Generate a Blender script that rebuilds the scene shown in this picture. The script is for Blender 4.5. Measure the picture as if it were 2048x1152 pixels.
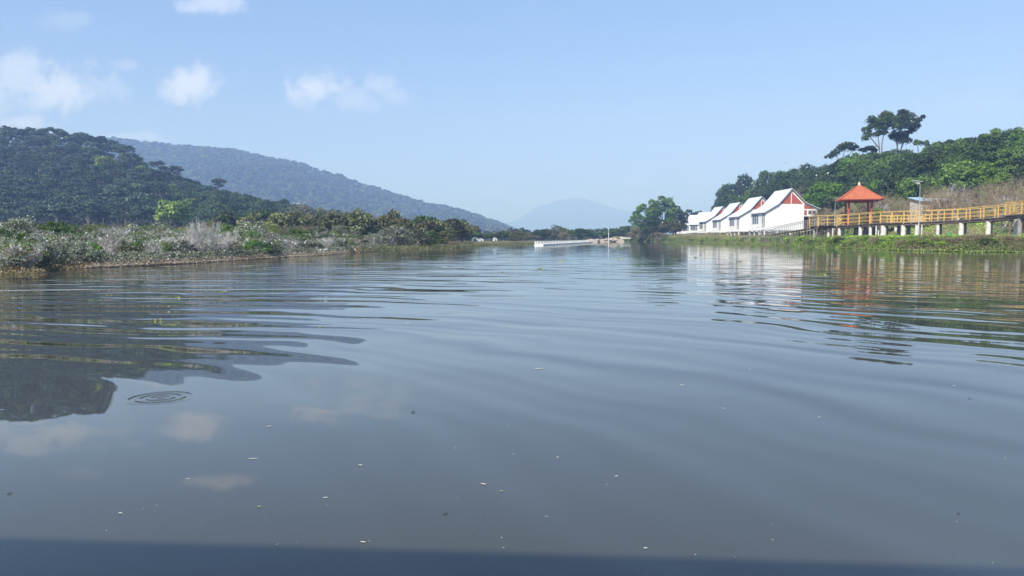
import bpy, math, random
import numpy as np
from mathutils import Vector

# ------------------------------------------------------------------ camera, world, sun
for o in list(bpy.data.objects): bpy.data.objects.remove(o)
SC = bpy.context.scene
COL = SC.collection
R = math.radians
rng = np.random.default_rng(11)
random.seed(5)

F = 1500.0            # focal length in pixels of the 2048 px wide photograph
HY = 476.0            # row of the horizon
CH = 1.3              # eye height above the water
cam_d = bpy.data.cameras.new('camera'); cam = bpy.data.objects.new('camera', cam_d); COL.objects.link(cam)
cam_d.sensor_width = 36; cam_d.lens = 36*F/2048; cam_d.clip_start = 0.05; cam_d.clip_end = 40000
PITCH = math.atan((576-HY)/F)
cam.location = (0, 0, CH); cam.rotation_euler = (math.pi/2-PITCH, 0, 0)
SC.camera = cam
SC.view_settings.view_transform = 'Standard'; SC.view_settings.look = 'None'
SC.view_settings.exposure = 1.01; SC.view_settings.gamma = 1
SC.cycles.use_denoising = True
SC.cycles.max_bounces = 6; SC.cycles.diffuse_bounces = 2; SC.cycles.glossy_bounces = 3
SC.cycles.transmission_bounces = 3; SC.cycles.volume_bounces = 2; SC.cycles.transparent_max_bounces = 6
SC.cycles.sample_clamp_indirect = 6

SUN_EL, SUN_AZ = R(42), R(217)     # azimuth clockwise from +Y: the sun stands behind the camera, a little left
sund = Vector((math.sin(SUN_AZ)*math.cos(SUN_EL), math.cos(SUN_AZ)*math.cos(SUN_EL), math.sin(SUN_EL)))
sl = bpy.data.lights.new('sun', 'SUN'); sun = bpy.data.objects.new('sun', sl); COL.objects.link(sun)
sl.energy = 3.4; sl.angle = R(1.0); sl.color = (1.0, 0.965, 0.925)
sun.rotation_euler = sund.to_track_quat('Z', 'Y').to_euler(); sun.location = (-20, -40, 60)

class NT:
    """tiny helper to write node expressions"""
    def __init__(s, tree): s.t = tree; s.n = tree.nodes; s.l = tree.links
    def new(s, typ, **kw):
        n = s.n.new(typ)
        for k, v in kw.items(): setattr(n, k, v)
        return n
    def put(s, sock, v):
        if isinstance(v, bpy.types.NodeSocket): s.l.new(v, sock)
        else: sock.default_value = v
    def m(s, op, a, b=0.0, c=0.0, clamp=False):
        n = s.new('ShaderNodeMath', operation=op, use_clamp=clamp)
        s.put(n.inputs[0], a); s.put(n.inputs[1], b); s.put(n.inputs[2], c)
        return n.outputs[0]
    def sm(s, v, lo, hi, a=0.0, b=1.0):
        n = s.new('ShaderNodeMapRange', interpolation_type='SMOOTHSTEP')
        s.put(n.inputs[0], v); n.inputs[1].default_value = lo; n.inputs[2].default_value = hi
        n.inputs[3].default_value = a; n.inputs[4].default_value = b
        return n.outputs[0]
    def noise(s, vec, scale, detail=3, rough=0.5, dist=0.0):
        n = s.new('ShaderNodeTexNoise'); s.put(n.inputs['Vector'], vec)
        n.inputs['Scale'].default_value = scale; n.inputs['Detail'].default_value = detail
        n.inputs['Roughness'].default_value = rough; n.inputs['Distortion'].default_value = dist
        return n
    def mix(s, f, a, b):
        n = s.new('ShaderNodeMix', data_type='RGBA')
        s.put(n.inputs[0], f)
        for i, v in ((6, a), (7, b)):
            if isinstance(v, tuple) and len(v) == 3: v = (*v, 1)
            s.put(n.inputs[i], v)
        return n.outputs[2]
    def comb(s, x, y, z=0.0):
        n = s.new('ShaderNodeCombineXYZ'); s.put(n.inputs[0], x); s.put(n.inputs[1], y); s.put(n.inputs[2], z)
        return n.outputs[0]

W = bpy.data.worlds.new('World'); SC.world = W; W.use_nodes = True
W.node_tree.nodes.clear(); w = NT(W.node_tree)
sky = w.new('ShaderNodeTexSky', sky_type='NISHITA'); sky.sun_disc = False
sky.sun_elevation = SUN_EL; sky.sun_rotation = SUN_AZ; sky.altitude = 0
sky.air_density = 1.2; sky.dust_density = 0.15; sky.ozone_density = 3.5
tc = w.new('ShaderNodeTexCoord'); sep = w.new('ShaderNodeSeparateXYZ'); w.l.new(tc.outputs['Generated'], sep.inputs[0])
yy = w.m('MAXIMUM', sep.outputs[1], 0.05)
su = w.m('DIVIDE', sep.outputs[0], yy); sv = w.m('DIVIDE', sep.outputs[2], yy)
front = w.sm(sep.outputs[1], 0.1, 0.35)
suv = w.comb(su, sv)
n1 = w.noise(suv, 9, 6, 0.55, 0.3).outputs[0]; n2 = w.noise(suv, 36, 8, 0.68, 0.3).outputs[0]
nz = w.m('ADD', w.m('MULTIPLY', w.m('SUBTRACT', n1, 0.5), 1.9), w.m('MULTIPLY', w.m('SUBTRACT', n2, 0.5), 2.1))
cp, sp = math.cos(PITCH), math.sin(PITCH)
def sky_uv(px, py):
    v = (576-py)/F; y = cp + v*sp; z = -sp + v*cp
    return (px-1024)/F/y, z/y
# cumulus puffs: (px, py, half width, half height, density)
puffs = [(628, 182, 66, 44, 1.0), (700, 200, 70, 28, .45), (755, 168, 34, 26, .5), (790, 195, 30, 20, .35),
         (375, 168, 62, 40, 1.0), (120, 178, 100, 46, 1.0), (30, 150, 62, 50, .75), (-20, 200, 80, 60, .6),
         (200, 180, 60, 30, .35), (40, 246, 60, 22, .8), (425, 8, 62, 24, .7), (260, 275, 70, 14, .55),
         (985, 381, 24, 10, .4), (260, 130, 26, 14, .3), (1280, 363, 50, 9, .28), (1180, 372, 60, 7, .22),
         (1400, 362, 40, 7, .2), (130, 40, 60, 18, .22)]
tot = None
for (px, py, rx, ry, s) in puffs:
    a0, e0 = sky_uv(px, py)
    dx = w.m('MULTIPLY', w.m('SUBTRACT', su, a0), F/rx); dy = w.m('MULTIPLY', w.m('SUBTRACT', sv, e0), F/ry)
    d = w.m('ADD', w.m('MULTIPLY', dx, dx), w.m('MULTIPLY', dy, dy))
    d = w.m('ADD', w.m('SQRT', d), nz)
    k = w.m('MULTIPLY', w.sm(d, 1.25, 0.25), s)
    tot = k if tot is None else w.m('MAXIMUM', tot, k)
# thin high cloud
sv2 = w.comb(w.m('MULTIPLY', su, 0.8), w.m('MULTIPLY', sv, 1.8))
thin = w.m('MULTIPLY', w.sm(w.noise(sv2, 2.3, 5, 0.6, 0.5).outputs[0], 0.52, 0.78), 0.22)
cm = w.m('MULTIPLY', w.m('MAXIMUM', tot, thin), front)
ramp = w.new('ShaderNodeValToRGB'); w.l.new(sep.outputs[2], ramp.inputs[0]); el = ramp.color_ramp.elements
el[0].position = 0; el[0].color = (.30, .41, 1.10, 1); el[1].position = .32; el[1].color = (.80, .79, .87, 1)
e_ = el.new(.15); e_.color = (.66, .63, .80, 1)
tm = w.new('ShaderNodeMix', data_type='RGBA', blend_type='MULTIPLY'); tm.inputs[0].default_value = 1; w.l.new(sky.outputs[0], tm.inputs[6]); w.l.new(ramp.outputs[0], tm.inputs[7]); tinted = tm.outputs[2]
cl = w.mix(w.m('MULTIPLY', cm, 0.8), tinted, (5.3, 5.6, 6.6))
bg = w.new('ShaderNodeBackground'); w.l.new(cl, bg.inputs[0]); bg.inputs[1].default_value = 0.093
wo = w.new('ShaderNodeOutputWorld'); w.l.new(bg.outputs[0], wo.inputs[0])
W.cycles.sampling_method = 'MANUAL'; W.cycles.sample_map_resolution = 512

# ------------------------------------------------------------------ helpers
def P(px, py, Y):
    """world point at forward distance Y seen at pixel (px, py) of the photograph"""
    v = (576-py)/F; y = cp + v*sp; z = -sp + v*cp
    return Vector(((px-1024)/F/y*Y, Y, CH + z/y*Y))

def tag(o, label=None, cat=None, group=None, kind=None):
    if label: o['label'] = label
    if cat: o['category'] = cat
    if group: o['group'] = group
    if kind: o['kind'] = kind
    return o
def thing(name, label, cat, loc=(0, 0, 0), rz=0.0, group=None, scale=None):
    o = bpy.data.objects.new(name, None); COL.objects.link(o); o.location = loc; o.rotation_euler = (0, 0, rz)
    o.empty_display_size = 0.2
    if scale is not None: o.scale = scale if hasattr(scale, '__len__') else (scale,)*3
    return tag(o, label, cat, group)
def link(name, mesh, parent=None, loc=None):
    o = bpy.data.objects.new(name, mesh); COL.objects.link(o); o.parent = parent
    if loc is not None: o.location = loc
    return o
def np_mesh(name, V, faces, mat=None, tint=None, smooth=False):
    """V (n,3); faces: (m,k) array, or list of such arrays"""
    if not isinstance(faces, list): faces = [faces]
    faces = [np.asarray(f, dtype=np.int32) for f in faces if len(f)]
    me = bpy.data.meshes.new(name)
    V = np.asarray(V, dtype=np.float32)
    me.vertices.add(len(V)); me.vertices.foreach_set('co', V.ravel())
    nl = sum(f.size for f in faces); nf = sum(len(f) for f in faces)
    me.loops.add(nl); me.polygons.add(nf)
    me.loops.foreach_set('vertex_index', np.concatenate([f.ravel() for f in faces]))
    tots = np.concatenate([np.full(len(f), f.shape[1], dtype=np.int32) for f in faces])
    starts = np.concatenate([[0], np.cumsum(tots)[:-1]]).astype(np.int32)
    me.polygons.foreach_set('loop_start', starts)
    if smooth: me.polygons.foreach_set('use_smooth', np.ones(nf, dtype=bool))
    if tint is not None:
        a = me.attributes.new('tint', 'FLOAT', 'FACE'); a.data.foreach_set('value', np.asarray(tint, dtype=np.float32))
    me.update(calc_edges=True); me.validate()
    if mat: me.materials.append(mat)
    return me

class MB:
    """collects boxes, tubes and free polygons; build() makes ONE mesh"""
    def __init__(s): s.v = []; s.f = []
    def add(s, vs, fs):
        n = len(s.v); s.v += [tuple(p) for p in vs]; s.f += [[i+n for i in f] for f in fs]
    def box(s, x0, x1, y0, y1, z0, z1, M=None):
        vs = [Vector(p) for p in ((x0,y0,z0),(x1,y0,z0),(x1,y1,z0),(x0,y1,z0),(x0,y0,z1),(x1,y0,z1),(x1,y1,z1),(x0,y1,z1))]
        if M: vs = [M @ p for p in vs]
        s.add(vs, [(0,3,2,1),(4,5,6,7),(0,1,5,4),(1,2,6,5),(2,3,7,6),(3,0,4,7)])
    def beam(s, a, b, w, h):
        """box section beam from a to b"""
        a, b = Vector(a), Vector(b); d = (b-a).normalized()
        up = Vector((0,0,1)) if abs(d.z) < .95 else Vector((0,1,0))
        r = d.cross(up).normalized()*w/2; u = r.normalized().cross(d).normalized()*h/2
        vs = [a-r-u, a+r-u, a+r+u, a-r+u, b-r-u, b+r-u, b+r+u, b-r+u]
        s.add(vs, [(0,3,2,1),(4,5,6,7),(0,1,5,4),(1,2,6,5),(2,3,7,6),(3,0,4,7)])
    def tube(s, pts, rad, n=8, cap=True):
        pts = [Vector(p) for p in pts]
        if not hasattr(rad, '__len__'): rad = [rad]*len(pts)
        vs = []; fs = []
        for i, p in enumerate(pts):
            d = (pts[min(i+1, len(pts)-1)] - pts[max(i-1, 0)]).normalized()
            a = Vector((1,0,0)) if abs(d.x) < .9 else Vector((0,1,0))
            e1 = d.cross(a).normalized(); e2 = d.cross(e1)
            for k in range(n):
                t = 2*math.pi*k/n; vs.append(p + (e1*math.cos(t) + e2*math.sin(t))*rad[i])
        for i in range(len(pts)-1):
            for k in range(n):
                fs.append((i*n+k, i*n+(k+1) % n, (i+1)*n+(k+1) % n, (i+1)*n+k))
        if cap: fs += [tuple(range(n))[::-1], tuple(range((len(pts)-1)*n, len(pts)*n))]
        s.add(vs, fs)
    def lathe(s, prof, c=(0, 0, 0), n=12):
        vs = []; fs = []
        for r, z in prof:
            for k in range(n):
                t = 2*math.pi*k/n; vs.append((c[0]+r*math.cos(t), c[1]+r*math.sin(t), c[2]+z))
        for i in range(len(prof)-1):
            for k in range(n): fs.append((i*n+k, i*n+(k+1) % n, (i+1)*n+(k+1) % n, (i+1)*n+k))
        s.add(vs, fs)
    def prism(s, poly, y0, y1):
        """poly: (x,z) outline extruded along y"""
        n = len(poly)
        vs = [(x, y0, z) for x, z in poly] + [(x, y1, z) for x, z in poly]
        fs = [tuple(range(n)), tuple(range(n, 2*n))[::-1]] + [(i, i+n, (i+1) % n+n, (i+1) % n) for i in range(n)]
        s.add(vs, fs)
    def mesh(s, name, mat, smooth=False):
        me = bpy.data.meshes.new(name); me.from_pydata(s.v, [], s.f); me.update()
        if smooth: me.polygons.foreach_set('use_smooth', [True]*len(me.polygons))
        if mat: me.materials.append(mat)
        return me
    def build(s, name, mat, parent=None, smooth=False, loc=None):
        return link(name, s.mesh(name, mat, smooth), parent, loc)

# ------------------------------------------------------------------ materials
def mat(name, col, rough=0.7, col2=None, scale=4.0, bump=0.0, bscale=20, metal=0.0, spec=0.4, stretch=None, detail=5):
    m = bpy.data.materials.new(name); m.use_nodes = True; nt = NT(m.node_tree)
    b = m.node_tree.nodes['Principled BSDF']
    b.inputs['Roughness'].default_value = rough; b.inputs['Metallic'].default_value = metal
    b.inputs['Specular IOR Level'].default_value = spec
    t = nt.new('ShaderNodeTexCoord'); vec = t.outputs['Object']
    if stretch:
        mp = nt.new('ShaderNodeMapping'); nt.l.new(vec, mp.inputs[0]); mp.inputs['Scale'].default_value = stretch; vec = mp.outputs[0]
    if col2:
        nn = nt.noise(vec, scale, detail, 0.6)
        f = nt.sm(nn.outputs[0], 0.35, 0.68)
        nt.l.new(nt.mix(f, col, col2), b.inputs['Base Color'])
    else: b.inputs['Base Color'].default_value = (*col, 1)
    if bump:
        bn = nt.new('ShaderNodeBump'); bn.inputs['Strength'].default_value = bump; bn.inputs['Distance'].default_value = 0.02
        nt.l.new(nt.noise(vec, bscale, 4).outputs[0], bn.inputs['Height']); nt.l.new(bn.outputs[0], b.inputs['Normal'])
    return m

def leafmat(name, dark, light, third=None, hv=0.04, trans=0.25, white=False, vr=(0.62, 0.85)):
    """foliage: leaf to leaf variation from the 'tint' attribute, tree to tree variation from the object"""
    m = bpy.data.materials.new(name); m.use_nodes = True; m.node_tree.nodes.clear(); nt = NT(m.node_tree)
    at = nt.new('ShaderNodeAttribute', attribute_name='tint'); oi = nt.new('ShaderNodeObjectInfo')
    c = nt.mix(at.outputs['Fac'], dark, light)
    if third:
        c = nt.mix(nt.sm(oi.outputs['Random'], 0.45, 1.0), c, nt.mix(at.outputs['Fac'], tuple(x*.6 for x in third), third))
    if white: c = nt.mix(nt.sm(at.outputs['Fac'], .88, .92), c, (.66, .66, .62))
    hs = nt.new('ShaderNodeHueSaturation'); nt.put(hs.inputs['Color'], c)
    nt.put(hs.inputs['Hue'], nt.m('ADD', 0.5-hv/2, nt.m('MULTIPLY', oi.outputs['Random'], hv)))
    rr = nt.m('FRACT', nt.m('MULTIPLY', oi.outputs['Random'], 7.31))
    nt.put(hs.inputs['Value'], nt.m('ADD', vr[0], nt.m('MULTIPLY', rr, vr[1])))
    d = nt.new('ShaderNodeBsdfPrincipled'); nt.l.new(hs.outputs[0], d.inputs['Base Color'])
    d.inputs['Roughness'].default_value = 0.55; d.inputs['Specular IOR Level'].default_value = 0.3
    tr = nt.new('ShaderNodeBsdfTranslucent'); nt.l.new(hs.outputs[0], tr.inputs[0])
    mx = nt.new('ShaderNodeMixShader'); mx.inputs[0].default_value = trans
    nt.l.new(d.outputs[0], mx.inputs[1]); nt.l.new(tr.outputs[0], mx.inputs[2])
    out = nt.new('ShaderNodeOutputMaterial'); nt.l.new(mx.outputs[0], out.inputs[0])
    return m

M = dict(
    bark=mat('bark', (.12,.09,.07), .9, (.22,.18,.14), 3),
    palebark=mat('pale_bark', (.34,.30,.26), .9, (.22,.19,.16), 3),
    twig=mat('grey_twig', (.42,.40,.37), .9, (.62,.60,.56), 2),
    brtwig=mat('brown_twig', (.20,.155,.10), .9, (.33,.27,.18), 2),
    white=mat('white_wall', (.80,.80,.80), .8, (.74,.74,.73), .8, .15, 8),
    roofw=mat('white_roof', (.70,.72,.76), .45, (.62,.64,.68), .6, stretch=(1, .3, 1)),
    red=mat('red_siding', (.42,.105,.07), .7, (.35,.085,.06), 1.5),
    redpost=mat('red_paint', (.36,.07,.05), .6, (.28,.06,.045), 3),
    tile=mat('orange_tile', (.46,.14,.055), .7, (.36,.10,.045), 2.2, .3, 14),
    tilecap=mat('ridge_tile', (.40,.10,.05), .7, (.40,.11,.06), 4),
    yellow=mat('yellow_paint', (.68,.44,.12), .6, (.50,.34,.13), 1.6),
    deck=mat('weathered_deck', (.13,.10,.08), .9, (.22,.18,.15), 2.5, .2, 12),
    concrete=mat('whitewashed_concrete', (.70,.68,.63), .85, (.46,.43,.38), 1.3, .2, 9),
    dconcrete=mat('shaded_concrete', (.30,.28,.26), .9, (.20,.19,.17), 1.5),  # darker copy of the pillar concrete, with under-deck shade painted in
    glass=mat('window_glass', (.10,.12,.14), .15, (.22,.24,.26), .7, spec=.7),
    dark=mat('dark_interior', (.05,.035,.03), .9),  # flat near-black; on the porch sheet it stands in for shade
    grey=mat('galvanised_metal', (.42,.43,.44), .5, (.34,.35,.36), 6, metal=.3),
    curtain=mat('grey_curtain', (.40,.39,.38), .9, (.22,.21,.21), 2.0, stretch=(1, 5, .2)),
    lampw=mat('lamp_housing', (.72,.73,.74), .4),
    panel=mat('solar_panel', (.05,.06,.12), .25),
    plaster=mat('beige_plaster', (.74,.65,.53), .9, (.58,.49,.39), .8, .2, 6),
    bluer=mat('blue_sheet_roof', (.30,.45,.56), .6, (.42,.54,.62), .8),
    bamboo=mat('grey_bamboo', (.36,.34,.31), .85, (.25,.23,.21), 3),
    plank=mat('brown_plank', (.30,.22,.17), .9, (.20,.15,.12), 3),
    rust=mat('brown_post', (.30,.16,.09), .9, (.20,.12,.08), 5),
    egret=mat('white_feather', (.86,.86,.84), .8),
    hull=mat('boat_hull', (.55,.55,.52), .6, (.42,.42,.40), 2),
    rock=mat('pale_rock', (.50,.42,.33), .95, (.34,.29,.24), 2.5, .4, 8),
    tarp=mat('green_tarpaulin', (.05,.30,.20), .6, (.04,.2,.14), 3),
    pontoon=mat('white_pontoon', (.86,.85,.80), .6, (.80,.79,.74), 2),
    straw=leafmat('straw', (.22,.18,.12), (.46,.40,.30), hv=.02, trans=.1),
    pine=leafmat('pine_needles', (.035,.062,.038), (.145,.205,.125), hv=.05, trans=.12),
    broad=leafmat('dark_foliage', (.030,.062,.026), (.105,.175,.055), (.13,.17,.05), hv=.05),
    olive=leafmat('olive_foliage', (.085,.105,.04), (.26,.29,.12), (.26,.23,.12), hv=.06),
    bright=leafmat('bright_foliage', (.08,.17,.025), (.30,.46,.06), hv=.02, trans=.4, vr=(.9, .25)),
    yellowg=leafmat('yellow_green_foliage', (.11,.18,.04), (.32,.42,.10), hv=.03, trans=.3),
    mid=leafmat('green_foliage', (.042,.095,.022), (.17,.28,.06), (.21,.30,.06), hv=.04, trans=.3),
    midb=leafmat('fresh_green_foliage', (.055,.12,.03), (.20,.34,.07), hv=.03, trans=.3),
    grey_l=leafmat('grey_green_foliage', (.15,.175,.12), (.42,.46,.33), (.22,.23,.13), hv=.04, trans=.2, white=True),
    brown=leafmat('dry_foliage', (.15,.115,.065), (.33,.27,.15), (.20,.21,.08), hv=.05, trans=.2),
    far=leafmat('far_foliage', (.045,.065,.045), (.12,.155,.085), (.20,.23,.09), hv=.05, trans=.1),
    grass=leafmat('bank_grass', (.10,.21,.02), (.42,.60,.08), hv=.03, trans=.3),
    weed=leafmat('bank_weed', (.13,.13,.05), (.36,.34,.16), hv=.03, trans=.2),
    dull=leafmat('dull_weed', (.10,.11,.045), (.26,.27,.12), hv=.03, trans=.2),
    lily=leafmat('floating_leaf', (.16,.24,.05), (.40,.46,.14), hv=.03, trans=.2),
)

# ------------------------------------------------------------------ terrain
SHORE = np.array([(-6000, 14), (-2500, 14), (-1200, 17), (-400, 22), (0, 26.4), (60, 27.5), (92, 28.5), (104, 30.5), (200, 33), (300, 35.5), (380, 38.2), (507, 45.3),
                  (659, 57.4), (761, 76), (830, 84), (900, 92), (947, 115), (1010, 138), (1074, 158), (1110, 220), (1180, 232), (1215, 250),
                  (1255, 279), (1330, 236), (1400, 205), (1477, 163), (1560, 132), (1600, 119), (1639, 108), (1673, 98), (1740, 86), (1820, 78), (1930, 73),
                  (2048, 69), (2300, 58), (3000, 38), (4500, 22), (8000, 14)], float)
NEARC = np.array([(-2500, 245), (-1000, 245), (-300, 262), (0, 285), (60, 291), (130, 299), (200, 311), (270, 333), (340, 361), (400, 382), (460, 399), (545, 416),
                  (600, 426), (650, 437), (700, 447), (760, 456), (820, 463), (880, 469), (940, 475), (1000, 476), (1100, 476)], float)
NEARY = np.array([(-2500, 420), (0, 410), (300, 380), (545, 330), (700, 260), (900, 230)], float)
FARC = np.array([(-2500, 330), (-600, 310), (-100, 296), (180, 295), (240, 292), (300, 298), (400, 305), (480, 310), (530, 322), (600, 333), (640, 348),
                 (680, 356), (720, 373), (780, 389), (840, 407), (900, 418), (940, 429), (980, 443), (1010, 455), (1040, 467), (1065, 476), (1200, 476)], float)
VFAR = np.array([(600, 476), (860, 468), (1030, 444), (1070, 415), (1120, 400), (1160, 396), (1200, 407), (1235, 420), (1290, 424), (1400, 440), (1500, 452), (1700, 470), (1900, 476)], float)
RIGHTC = np.array([(1240, 476), (1330, 470), (1400, 464), (1440, 448), (1500, 430), (1560, 410), (1620, 394), (1700, 382), (1760, 374), (1850, 358),
                   (1900, 350), (1950, 338), (2000, 330), (2048, 322), (2300, 290), (3000, 260), (6000, 230)], float)
RIGHTY = np.array([(1240, 330), (1440, 290), (1560, 250), (1700, 215), (1850, 190), (2048, 170), (2500, 140), (6000, 90)], float)
def ip(T, x): return np.interp(x, T[:, 0], T[:, 1])
def sst(x): x = np.clip(x, 0, 1); return x*x*(3-2*x)
def wob(x, y, s, k=0.0):
    return (np.sin(x/s+k)*np.cos(y/s*1.1+1.7*k) + .5*np.sin(x/s*2.3+y/s*1.9+k) + .3*np.cos(x/s*4.1-y/s*3.7+2*k))/1.8
def G(x, y):
    """height of the land at (x, y)"""
    x = np.asarray(x, float); y = np.maximum(np.asarray(y, float), 1.0)
    px = 1024 + F*x/y
    ys = ip(SHORE, px); d = y-ys
    right = sst((px-1180)/60); low = 1-.62*sst((px-690)/120)
    # banks
    zl = -0.9 + 1.05*sst((d+2.5)/3.2) + (.30*sst(d/14) + .55*sst(d/60))*low + .1*wob(x, y, 3.)*sst(d/4)
    zr = -0.9 + 1.5*sst((d+2.2)/4.0) + .75*sst(d/12) + .08*wob(x, y, 4.)*sst(d/4) + 2.0*sst((d-24)/14)*sst((px-1650)/80)
    z = zl*(1-right) + zr*right
    # wooded hill on the left shore
    yc = ip(NEARY, px); hc = CH + (HY-ip(NEARC, px))/F*yc
    y0 = np.minimum(yc*.60, 235); t = (y-y0)/(yc-y0)
    prof = np.where(t < 1, .25*sst(t)+.75*np.clip(t, 0, 1)**1.15, 1-.75*sst((y-yc)/260))
    z = z + np.maximum(hc-2, 0)*prof*(1+.035*wob(x, y, 28.)*sst(t*2))*(t > 0)
    # long far ridge
    yc = 1500+.12*(1024-px); hc = CH + (HY-ip(FARC, px))/F*yc; y0 = 900
    t = (y-y0)/(yc-y0)
    prof = np.where(t < 1, np.clip(t, 0, 1)**1.25, 1-.6*sst((y-yc)/700))
    z = z + np.maximum(hc-2, 0)*prof*(1+.09*wob(x, y, 130., 2.)*sst(t*3)*sst((1.0-t)*3+.12))*(t > 0)
    # mountain lost in the haze
    yc = 7600.; hc = CH + (HY-ip(VFAR, px))/F*yc
    prof = sst((y-6000)/(yc-6000))*(1-.6*sst((y-yc)/1500))
    z = z + np.maximum(hc-2, 0)*prof
    # wooded rise behind the cottages
    yc = ip(RIGHTY, px); hc = CH + (HY-ip(RIGHTC, px))/F*yc; y0 = yc*.66
    t = (y-y0)/(yc-y0)
    z = z + np.maximum(hc-1.5, 0)*np.where(t < 1, sst(t), 1-.5*sst((y-yc)/120))*(t > 0)
    return z
def gz(x, y): return float(G(x, y))
def onland(px, d=0.0):
    """point on the ground d metres behind the shoreline in the direction of column px"""
    Y = float(ip(SHORE, px))+d; x = (px-1024)/F*Y
    return Vector((x, Y, gz(x, Y)))
def land(px, Y):
    x = (px-1024)/F*Y; return Vector((x, Y, gz(x, Y)))

def ground_mesh():
    U = np.concatenate([np.linspace(-2.6, -.8, 60)[:-1], np.linspace(-.8, .8, 560), np.linspace(.8, 2.6, 60)[1:]])
    Yv = np.exp(np.linspace(math.log(9), math.log(12000), 430))
    uu, YY = np.meshgrid(U, Yv); X = uu*YY; Z = G(X, YY)
    V = np.stack([X, YY, Z], -1).reshape(-1, 3)
    nx = len(U); ny = len(Yv)
    i = (np.arange(ny-1)[:, None]*nx + np.arange(nx-1)[None, :]).ravel()
    Fc = np.stack([i, i+1, i+nx+1, i+nx], -1)
    m = bpy.data.materials.new('ground_soil'); m.use_nodes = True; nt = NT(m.node_tree); b = m.node_tree.nodes['Principled BSDF']
    g = nt.new('ShaderNodeNewGeometry'); pos = g.outputs['Position']
    a = nt.noise(pos, .35, 6, .65).outputs[0]; c = nt.noise(pos, .05, 4).outputs[0]; e = nt.noise(pos, 2.5, 4, .7).outputs[0]
    col = nt.mix(nt.sm(a, .4, .62), (.20, .15, .10), (.10, .13, .045))
    col = nt.mix(nt.sm(e, .5, .7), col, (.30, .24, .16))
    s = nt.new('ShaderNodeSeparateXYZ'); nt.l.new(pos, s.inputs[0])
    col = nt.mix(nt.sm(s.outputs[1], 180, 260), col, nt.mix(nt.sm(c, .4, .6), (.035, .045, .025), (.05, .06, .035)))
    nt.l.new(col, b.inputs['Base Color']); b.inputs['Roughness'].default_value = 1; b.inputs['Specular IOR Level'].default_value = .1
    o = link('ground', np_mesh('ground', V, Fc, m, smooth=True)); tag(o, 'brown and green ground of the lake shores and hills', kind='structure')
ground_mesh()

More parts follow.
